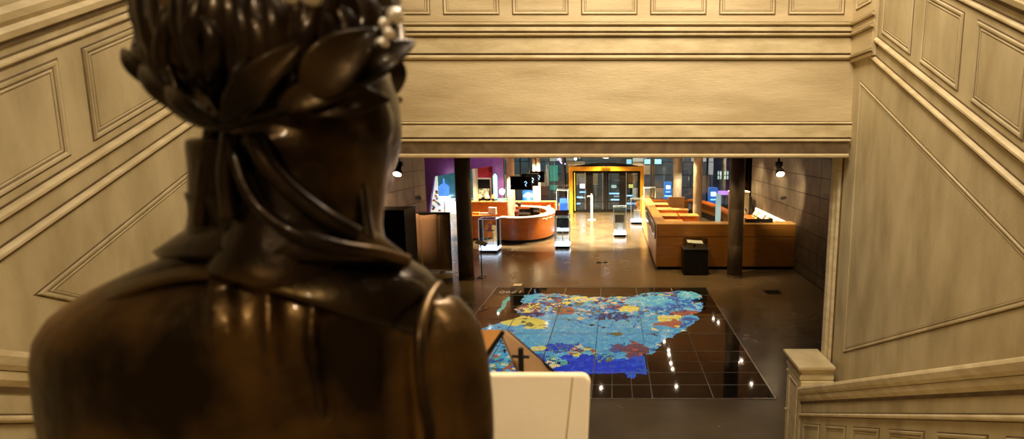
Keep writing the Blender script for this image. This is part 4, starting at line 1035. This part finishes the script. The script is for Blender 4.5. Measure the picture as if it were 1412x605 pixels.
# ================================================================= STATUE
sx=-.30; sy=.66
stat=thing('bronze_statue','dark bronze statue of a laurel-crowned figure seen from behind, foreground left','statue',(sx,sy,ZL))
def ringat(px0,px1,py,b,y=sy,n=36,p=2.3,yo=0):
    a=PY(px0,py,y); c=PY(px1,py,y); cxx=(a.x+c.x)/2; hw=(c.x-a.x)/2; z=a.z
    out=[]
    for k in range(n):
        t=2*pi*k/n; ct,s_=math.cos(t),math.sin(t)
        out.append(Vector((cxx+hw*math.copysign(abs(ct)**(2/p),ct), y+yo+b*math.copysign(abs(s_)**(2/p),s_), z)))
    return out
B=MB()
rows=[(1500,150,610,.13),(1150,120,620,.14),(900,112,612,.13),(760,110,606,.125),(680,108,604,.125),(605,104,600,.125),(540,93,594,.125),(480,85,590,.122),(448,87,591,.118),(424,100,598,.112),(405,124,602,.104),(390,150,597,.094),(376,178,585,.082),(364,204,566,.070),(352,232,552,.062),(340,256,532,.058),(325,268,514,.060),(300,275,508,.064),(270,277,503,.068),(230,278,500,.070),(190,276,500,.075)]
rings=[]
for (py,a,c,b) in rows:
    if py>=1150:
        # vertical hem: use direct z
        pass
    rings.append(ringat(a,c,py,b))
# robe below the frame, down to the plinth
zb=rings[2][0].z
low=[]
for z,hw,b in ((ZL+.12,.25,.20),(ZL+.45,.235,.185),(ZL+.75,.225,.165),(zb-.05,.222,.14)):
    low.append([Vector((sx-.03+hw*math.cos(2*pi*k/36)*(1+.03*math.sin(k*2.1)),sy+b*math.sin(2*pi*k/36)*(1+.04*math.sin(k*2.7)),z)) for k in range(36)])
B.loft(low+rings[2:])
hc=W(372,40,.68)
B.ell(hc,.108,.130,.155,n=32,m=20)
# face and jaw, turned to the right
fc=W(455,168,.69); fd=Vector((.12,.99,0)).normalized(); fs_=Vector((fd.y,-fd.x,0)); U=Vector((0,0,1))
B.ell(fc,.084,.100,.120,n=28,m=18)
rot=Matrix.Rotation(-math.atan2(fd.x,fd.y),3,'Z')
B.ell(fc+fd*.035-U*.065,.055,.062,.058,rot)        # jaw/chin
B.ell(fc+fd*.085-U*.085,.022,.02,.02,rot)          # chin
B.ell(fc+fd*.100-U*.005,.013,.020,.034,rot)        # nose bridge
B.ell(fc+fd*.112-U*.022,.017,.018,.014,rot)        # nose tip
B.ell(fc+fd*.092-U*.050,.026,.014,.008,rot); B.ell(fc+fd*.090-U*.062,.022,.013,.008,rot)  # lips
for q in (1,-1):
    B.ell(fc+fd*.078+fs_*q*.034+U*.012,.018,.014,.010,rot)   # eyes
    B.ell(fc+fd*.080+fs_*q*.034+U*.034,.028,.014,.008,rot)   # brows
    B.ell(fc+fs_*q*.080-fd*.02,.012,.022,.032,rot)           # ears
B.tube([fc-U*.02-fd*.02,W(430,300,.66),W(420,380,.66)],[.085,.080,.10],20)
# right arm and left arm with hands in front
def arm(pts,rs): B.tube(smooth_pts(pts,5),[rs[min(int(i/5),len(rs)-1)]+(rs[min(int(i/5)+1,len(rs)-1)]-rs[min(int(i/5),len(rs)-1)])*((i%5)/5) for i in range((len(pts)-1)*5+1)],18)
ra=[W(592,428,.69),W(614,462,.69),W(626,520,.70),W(633,590,.70),W(634,680,.70)]
el=ra[-1]+Vector((0,0,-.08)); wr=el+Vector((-.10,.22,.04))
arm([*ra,el,(el+wr)/2,wr],[.036,.045,.047,.045,.043,.042,.036,.027])
def hand(w,dr,side):
    dr=dr.normalized(); sd=dr.cross(U).normalized()*side
    B.ell(w+dr*.045,.040,.045,.016,None,12,8)
    for k,(o_,L) in enumerate(((-.027,.060),(-.009,.070),(.009,.066),(.027,.052))):
        a=w+dr*.075+sd*o_; B.tube([a-dr*.02,a+dr*L*.45,a+dr*L*.8-U*.012,a+dr*L*.95-U*.03],[.0095,.009,.008,.007],8)
    a=w+dr*.03+sd*(-.034); B.tube([a,a+dr*.025-sd*.02,a+dr*.05-sd*.022-U*.01],[.011,.0095,.008],8)
hand(wr,Vector((-.6,.75,.1)),1)
el2=Vector((PY(115,700,sy).x+.03,sy+.02,el.z)); sh2=W(118,450,.66)
wr2=el2+Vector((.12,.22,.05))
arm([sh2,(sh2+el2)/2,el2,(el2+wr2)/2,wr2],[.04,.05,.045,.037,.027]); hand(wr2,Vector((.6,.75,.05)),-1)
# shallow folds on the back
def bk(px,py,yy=.0):  # point on the back surface of the torso
    for i in range(len(rows)-1):
        if rows[i+1][0]<=py<=rows[i][0]:
            t=(py-rows[i+1][0])/(rows[i][0]-rows[i+1][0]); a=rows[i+1][1]*(1-t)+rows[i][1]*t; c=rows[i+1][2]*(1-t)+rows[i][2]*t; b=rows[i+1][3]*(1-t)+rows[i][3]*t
            u=max(-.98,min(.98,((px-(a+c)/2)/((c-a)/2)))); d=b*(1-abs(u)**2.3)**(1/2.3)
            p=PY(px,py,sy-d); return p+Vector((0,yy,0))
    return PY(px,py,sy)
for pts,r in (([(285,380),(288,450),(300,520)],.008),([(304,380),(307,450),(313,500)],.006),([(362,380),(365,460),(372,530)],.007),([(430,385),(424,480),(440,590)],.006)):
    B.tube(smooth_pts([bk(*q,.0095) for q in pts],5),[r*(.4+.6*math.sin(pi*k/10)) for k in range(11)] if len(pts)==3 else r,10)
body=B.build('body',BRONZE,stat,smooth=True)
rm=body.modifiers.new('r','REMESH'); rm.mode='VOXEL'; rm.voxel_size=.0055; rm.use_smooth_shade=True
smo=body.modifiers.new('s','SMOOTH'); smo.iterations=5; smo.factor=.6
# garment yoke over the shoulders (slightly raised plate)
def grid_plate(rowsuv,name,off,m,th=.008):
    vs=[];fs=[];nn=len(rowsuv[0])
    for r in rowsuv:
        for q in r: vs.append(bk(*q,-off))
    for i in range(len(rowsuv)-1):
        for k in range(nn-1): fs.append((i*nn+k,i*nn+k+1,(i+1)*nn+k+1,(i+1)*nn+k))
    o=MB().add(vs,fs).build(name,m,stat,smooth=True)
    s_=o.modifiers.new('so','SOLIDIFY'); s_.thickness=th; s_.offset=0
    su=o.modifiers.new('su','SUBSURF'); su.levels=2; su.render_levels=2
    return o
yk=[]
def curvy(u): # lower edge of yoke, u 0..1 from left to right
    return 440-58*math.sin(pi*min(1,u*1.35))*(1 if u<.74 else 0) if u<.5 else 393+ (u-.5)*2*75
xsl=[0,.08,.16,.26,.36,.46,.56,.66,.76,.86,.94,1]
def lerp(a,b,t): return a+(b-a)*t
for t in (0,.25,.5,.75,1):
    row=[]
    for u in xsl:
        px=lerp(110,590,u); ytop=356+ (px-380)**2*(.00085 if px<380 else .00075); yb=curvy(u)
        row.append((px,lerp(min(ytop,yb-4),yb,t)))
    yk.append(row)
grid_plate(yk,'shoulder_yoke',.003,BRONZEY,.010)
# armhole rim
MB().tube(smooth_pts([W(606,392,.66),W(592,412,.63),W(582,445,.60),(W(579,490,.585)),W(584,545,.58),W(594,605,.58),W(600,700,.59)],5),.0065,10).build('armhole_rim',BRONZE,stat,smooth=True)
# collar flaring over the shoulders
cr=[]
topr=ringat(274,509,262,.072,n=40)
mid=[];lowr=[];lip=[]
for k in range(40):
    t=2*pi*k/40; c_,s_=math.cos(t),math.sin(t)
    px=lerp(0,0,0)
    # lower rim in photo terms: left tip 208, right tip 566; sags at the back
    pxl=387+ (179 if c_>0 else 178)*c_
    pyl=351+4*c_-10*max(0,-s_)*1 + 0
    yy=sy+.10*s_
    lowr.append(PY(pxl,pyl+ (6 if s_<0 else 0)*(-s_),yy))
    pxm=390+(126 if c_>0 else 136)*c_; mid.append(PY(pxm,316,sy+.082*s_))
    lip.append(lowr[-1]+Vector((-.012*c_,-.004*s_,-.014)))
co=MB().loft([topr,mid,lowr,lip],cap=False).build('collar',BRONZE,stat,smooth=True); s_=co.modifiers.new('so','SOLIDIFY'); s_.thickness=.006
# drape edge sweeping from nape to the right shoulder
MB().tube(smooth_pts([W(322,188,.585),W(335,245,.575),W(362,290,.570),W(410,322,.565),W(470,340,.575),W(520,348,.60),W(562,360,.63)],6),.0075,10).build('drape_edge',BRONZE,stat,smooth=True)
MB().tube(smooth_pts([W(352,188,.575),W(372,230,.575),W(408,268,.58),W(450,300,.585),W(492,325,.60)],6),[.011]*25,10).build('neck_lock',BRONZEH,stat,smooth=True)
MB().tube(smooth_pts([W(496,228,.645),W(500,262,.635),W(505,300,.63),W(511,335,.625)],6),[.0065]*19,8).build('side_lock',BRONZEH,stat,smooth=True)
MB().tube(smooth_pts([W(292,180,.60),W(284,230,.60),W(280,270,.605),W(276,310,.61)],6),[.008]*19,8).tube(smooth_pts([W(318,185,.585),W(312,240,.585),W(318,300,.585)],6),.009,8).build('neck_lock',BRONZEH,stat,smooth=True)
# hair locks
def hsurf(px,py,off=0):
    k=1-((px-365)/190)**2-((py-25)/160)**2
    d=.675-.125*math.sqrt(max(0.0,k)); return W(px,py,d-off)
HB=MB(); rr=random.Random(5)
def lock(a,b,bend,r,off=.004):
    pts=[]
    for i in range(8):
        t=i/7; px=lerp(a[0],b[0],t)+bend*math.sin(pi*t)+rr.uniform(-3,3); py=lerp(a[1],b[1],t)
        pts.append(hsurf(px,py,off+.008*math.sin(pi*t)))
    rs=[r*(.45+.75*math.sin(pi*min(1,.12+.85*i/35))) for i in range(36)]
    HB.tube(smooth_pts(pts,5),rs,10,flat=.7)
for i in range(9): lock((232+i*17,-75),(252+i*15,112+ (i*6 if i<6 else 34)),-30+i*7,rr.uniform(.012,.019))
for i in range(6): lock((250+i*24,-20+rr.uniform(-15,25)),(268+i*19,150),rr.choice((-26,22,30)),rr.uniform(.010,.017),.012)
for i in range(8): lock((372+i*16,-80),(382+i*16,118-i*4),10+i*2,rr.uniform(.012,.018))
for i in range(6): lock((400+i*17,-10+rr.uniform(-20,20)),(352+i*25,128-i*3),rr.choice((24,-18,30)),rr.uniform(.010,.016),.014)
for (a,b,bd) in (((204,-60),(206,60),-6),((208,-40),(214,90),-8),((214,0),(218,98),-10),((222,-30),(236,118),-14),((508,-60),(512,60),8),((516,-30),(508,80),6)): lock(a,b,bd,.013)
hair=HB.build('hair',BRONZEH,stat,smooth=True)
# lower back hair between wreath and neck
# laurel wreath
wr_=MB().tube(smooth_pts([W(190,72,.67),W(208,108,.62),W(240,145,.575),W(275,166,.552),W(312,170,.545),W(352,160,.545),W(410,142,.548),W(470,122,.565),W(525,98,.60),W(552,60,.66),W(530,15,.76),W(440,-10,.82),W(300,-5,.82),W(210,25,.76),W(190,72,.67)],6),.0075,10).build('laurel_wreath',BRONZEL,stat,smooth=True)
def leaf(b,t,wd,db,dt,tw=0.3,curl=.01):
    a=W(*b,db); c=W(*t,dt); ax=(c-a); L=ax.length; ax.normalize()
    vw=(a-Vector((0,0,H))).normalized(); s_=ax.cross(vw).normalized(); nn=s_.cross(ax).normalized()
    s_=(s_*math.cos(tw)+nn*math.sin(tw)).normalized(); nn=ax.cross(s_).normalized()
    wm=wd/F*.6; vs=[];fs=[];N=10
    for i in range(N+1):
        u=i/N; w_=wm*math.sin(pi*u**.8)**.9*.5+.0006; cc=a+ax*(L*u)+nn*(curl*math.sin(pi*u))
        vs+= [cc-s_*w_+nn*w_*.35, cc-nn*.0015, cc+s_*w_+nn*w_*.35]
    for i in range(N):
        for k in range(2): fs.append((i*3+k,i*3+k+1,i*3+4+k,i*3+3+k))
    o=MB().add(vs,fs).build('leaf',BRONZEL,None,smooth=True); o.parent=wr_; 
    so=o.modifiers.new('so','SOLIDIFY'); so.thickness=.0045; so.offset=0
    su=o.modifiers.new('su','SUBSURF'); su.levels=1; su.render_levels=1
    return o
for a in (((222,128),(169,66),22,.59,.63),((262,162),(193,88),26,.55,.60),((300,172),(228,118),24,.535,.56),((480,118),(574,56),40,.55,.60),((405,146),(540,138),50,.535,.57),
          ((418,140),(520,38),62,.53,.55),((335,164),(365,60),40,.535,.54),((305,166),(425,52),38,.53,.53),((380,150),(500,118),36,.53,.55),((515,95),(552,-20),36,.59,.62),((500,60),(556,10),30,.58,.60),
          ((250,150),(205,40),24,.56,.61),((540,70),(548,130),24,.61,.63),((530,20),(470,-60),40,.66,.66)):
    leaf(*a)
for (px,py,d,r) in ((194,27,.60,.0085),(191,16,.61,.006),(536,47,.57,.0065),(545,22,.58,.009),(529,34,.575,.007),(430,-4,.53,.010),(405,-2,.53,.007),(527,62,.57,.008)):
    o=MB().ell(W(px,py,d),r,r,r,n=14,m=9).build('berry',BERRYHI,None,smooth=True); o.parent=wr_
    st_=MB().tube([W(px,py,d),W(px,py,d+.03)],.003,6)
    st_.build('berry_stem',BRONZEL,None).parent=wr_
MB().box(sx-.33,sx+.27,sy-.27,sy+.27,ZL,ZL+.12).build('plinth',BRONZE,stat,bevel=.01)

# ================================================================= CREAM BOARD AND TENTED LEATHER FOLDER
def rbox(c,ex,ey,en,hx,hy,hn,rad,name,m,parent,bev=.008):
    # rounded board in plane ex/ey
    P=[]
    for (sx_,sy_,a0) in ((1,1,0),(-1,1,90),(-1,-1,180),(1,-1,270)):
        for k in range(7):
            a=math.radians(a0+k*15); P.append(c+ex*(sx_*(hx-rad)+rad*math.cos(a))+ey*(sy_*(hy-rad)+rad*math.sin(a))-en*hn)
    return MB().prism(P,en*(2*hn)).build(name,m,parent,bevel=bev)
d0=1.30
TLc=W(655,514,d0); TRc=W(815,514,d0)
cxb=(TLc.x+TRc.x)/2; 
t=thing('cream_lectern','cream board with rounded corners on a stand, right of the statue','lectern',(cxb,TLc.y+.05,ZL))
ex=Vector((1,0,0)); ey=Vector((0,.10,.995)).normalized(); ey=Vector((.0,-.28,.96)).normalized(); ey=Vector((.045,.12,.99)).normalized(); en=ex.cross(ey).normalized()
hx=(TRc.x-TLc.x)/2+.03; hy=.21
cc=(TLc+TRc)/2-ey*hy-ex*.03
rbox(cc,ex,ey,en,hx,hy,.014,.024,'board',CREAML,t,.006)
gx=hx-.055
m=MB().tube([cc+ex*(gx+.012)+ey*(hy-.006)+en*.0142,cc+ex*(gx-.012)-ey*(hy-.006)+en*.0142],.0020,6)
m.build('seam',mat('seam_brown',(.52,.36,.18),.6,col2=(.46,.31,.15),nscale=20),t)
MB().tube([cc-ey*(hy-.03)+Vector((0,.02,0)),Vector((cc.x,cc.y+.03,ZL+.02))],.018,10).build('post',DSTEEL,t)
MB().lathe((cc.x,cc.y+.03,ZL),[(.07,0),(.07,.015),(.03,.025)],24).build('foot_plate',DSTEEL,t)
# folder
d1=1.55
t=thing('leather_folder','tan leather folder standing like a tent on a black cross-shaped holder behind the cream board','folder',W(700,520,d1))
t.location.z=ZL
r0=W(663,456,d1+.03); r1=W(692,456,d1-.03)         # ridge
back=Vector((.0,.16,-.0))
def slab(P,m,name,par,th=.007):
    o=MB().add(P,[(0,1,2,3)]).build(name,m,par); s_=o.modifiers.new('so','SOLIDIFY'); s_.thickness=th; s_.offset=0; return o
A0=W(661,455,1.60); A1=W(693,455,1.50); B0=W(648,492,1.60); B1=W(664,497,1.50)
A1b=W(693,457,1.50); 
slab([A0,A1,W(660,500,1.50),W(640,500,1.60)],TANL,'left_flap',t)
lf_=slab([A1,W(686,462,1.56)+Vector((0,.0,0)),W(648,515,1.56),W(655,528,1.50)],BRNL,'left_inner_edge',t)
slab([W(688,455,1.52),W(702,457,1.60),W(768,515,1.60),W(722,530,1.50)],BRNL,'right_flap',t)
MB().tube([W(699,456,1.58),W(732,484,1.58),W(767,515,1.58)],.0045,6).tube([W(694,457,1.50),W(676,483,1.50),W(652,520,1.50)],.006,6).build('dark_edge',BLACK,t)
px_=W(718,480,1.46)
MB().tube([px_,Vector((px_.x,px_.y,ZL+.02))],.0075,8).tube([W(706,491,1.46),W(730,492,1.46)],.0045,8).lathe((px_.x,px_.y,ZL),[(.045,0),(.045,.015),(.015,.025)],20).build('cross_holder',BLACK,t)

# ================================================================= LIGHTS
def lamp(kind,name,loc,energy,col,size=.3,target=None,angle=60,blend=.5,sizey=None,spread=None):
    l=bpy.data.lights.new(name,kind); l.energy=energy; l.color=col
    if kind=='AREA':
        l.size=size
        if sizey: l.shape='RECTANGLE'; l.size_y=sizey
        if spread: l.spread=math.radians(spread)
    elif kind=='SPOT': l.spot_size=math.radians(angle); l.spot_blend=blend; l.shadow_soft_size=size
    else: l.shadow_soft_size=size
    o=bpy.data.objects.new(name,l); o.location=loc; C.objects.link(o)
    if target is not None:
        d=Vector(target)-Vector(loc); o.rotation_euler=d.to_track_quat('-Z','Y').to_euler()
    return o
WARM=(1,.84,.63); WARM2=(1,.66,.32)
lamp('AREA','hall_light',(CXC+.9,3.3,H+4.2),275,WARM,1.8,(CXC+.6,4.8,H-.5))
lamp('AREA','wall_wash',(CXC+.6,2.6,H+3.9),34,WARM,.8,(CXC+.5,YO,H+.2),sizey=3.0,spread=80)  # added fill that brightens the wall over the opening, no fixture modelled
lamp('AREA','hall_light',(CXC,.6,H+4.4),30,WARM,1.5,(CXC,.6,H))
lamp('SPOT','statue_spot',(-.22,2.45,H+2.4),150,(1,.90,.74),.05,(-.24,.63,H-.15),24,.6)
lamp('SPOT','statue_spot',(-.7,1.6,H+3.2),70,(1,.85,.65),.04,(-.35,.6,H+.1),36,.6)
lamp('SPOT','landing_spot',(-1.2,-1.6,H+2.2),120,(1,.80,.52),.1,(-.33,.6,H-.3),24,.8)  # unseen fill added behind the camera to brighten the statue's back
lamp('SPOT','lectern_spot',(.9,-.8,H+2.6),480,(1,.84,.62),.06,(-.12,1.3,H-.65),16,.5)  # unseen spot added to brighten the cream board
# lobby
def down(x,y,e,ang,col=WARM,bl=.35,tx=None,ty=None,r=.06): lamp('SPOT','lobby_spot',(x,y,LC-.05),e,col,r,(x if tx is None else tx,y if ty is None else ty,0),ang,bl)
for x in (-4.9,-2.6,-.6): down(x,24.6,2300,122,(1,.78,.44),.3)
for x,y in ((-4.3,21.3),(-2.6,20.9),(-.9,21.0),(.7,21.5)): down(x,y,2000,78,(1,.76,.42),.10)
down(-.4,27.0,900,110,(1,.74,.36)); down(-6.8,24,300,110,(1,.9,.7))
for x,y in ((-3.2,15.2),(-.9,15.0),(1.5,13.6)): down(x,y,300,110,(1,.62,.20),1)
down(3.6,12.6,45,110,(1,.60,.24),1)
down(2.3,14.2,200,85,WARM2,.6,2.4,15.4); down(3.9,20.0,700,100,(1,.70,.32)); down(1.9,18.5,600,90,(1,.70,.32)); down(2.6,24.8,600,110,(1,.72,.36)); down(1.5,16.6,110,95,WARM2,.5)
down(4.1,13.6,60,80,WARM2,.8,4.2,15.4)
down(4.3,25.5,420,100,(1,.8,.5))
down(4.35,17.0,300,95,(1,.76,.42),.6,5.2,17.6); down(4.4,19.3,260,95,(1,.76,.42),.6,5.2,19.6)
lamp('SPOT','pendant_light',(P1.x,P1.y-.02,P1.z-.06),420,(1,.76,.44),.08,(5.6,P1.y+4.2,1.5),80,.6)
lamp('SPOT','pendant_light',(P2.x,P2.y-.02,P2.z-.06),260,(1,.60,.36),.08,(-6.8,P2.y+2.6,1.2),92,.5)
lamp('AREA','uplight_blue',(-6.05,16.2,.12),14,(.15,.3,1),.3,(-6.35,16.2,1.6))
lamp('AREA','purple_wash',(-6.6,25.6,LC-.1),14,(.75,.45,1),1.2,(-7,27,2.4),sizey=.3)
lamp('POINT','kiosk_lamp',(-8.2,26.6,2.2),9,(1,.98,.80),.15)
lamp('POINT','niche_lamp',(-5.75,26.5,2.3),9,(1,.8,.6),.1)
lamp('SPOT','soffit_uplight',(-1.6,4.9,1.0),60,(1,.48,.12),.2,(-1.4,5.6,3.75),40,1)  # added lamp standing in for warm light bounced up from the lobby floor
for x,c in ((3,(.8,.75,.65)),(-8,(.5,.8,.9)),(9,(.7,.6,.9)),(-1,(.9,.8,.6))): lamp('AREA','street_lamp',(x,31.2,5.2),480,c,.5,(x*1.1,37.5,1.6))  # added area lights turned away from the lobby to brighten the buildings
GR={'round_column':'round concrete columns of the lobby','glass_showcase':'lit glass showcases in the lobby','hanging_screen':'black screens hanging over the desk','counter_desk':'orange desks behind the counter','pendant_spotlight':'black pendant spotlights','table_lamp':'small lamps on the back counter','stone_building':'buildings across the street','newel_post':'newel posts at the stair foot','ceiling_spotlight':'small ceiling spotlights at the entrance','ticket_machine':'blue machines outside','wall_spot_head':'small fittings on the slate walls','document_tray':'black trays on the counter','computer_monitor':'monitors in the desk','leaflet_stack':'leaflets on the side desk','person':'staff behind the counters','office_chair':'staff chairs','window_bench':'benches along the windows'}
for o in C.objects:
    k=o.name.split('.')[0]
    if o.parent is None and k in GR and o.get('label'): o['group']=GR[k]
w=bpy.data.worlds.new('w'); bpy.context.scene.world=w; w.use_nodes=True
bg=w.node_tree.nodes['Background']; bg.inputs[0].default_value=(.02,.035,.07,1); bg.inputs[1].default_value=.5

# ================================================================= CAMERA
cam=bpy.data.cameras.new('camera'); co_=bpy.data.objects.new('camera',cam); C.objects.link(co_)
co_.location=(0,0,H); co_.rotation_euler=(pi/2-TH,0,0)
cam.sensor_width=36; cam.lens=F/1412*36; cam.shift_x=-(CX-706)/1412; cam.clip_start=.05; cam.clip_end=200
cam.dof.use_dof=True; cam.dof.focus_distance=15.0; cam.dof.aperture_fstop=3.2
sc=bpy.context.scene; sc.camera=co_
vs_=sc.view_settings; vs_.view_transform='Standard'; vs_.look='None'; vs_.gamma=1; vs_.use_curve_mapping=False; vs_.exposure=.1
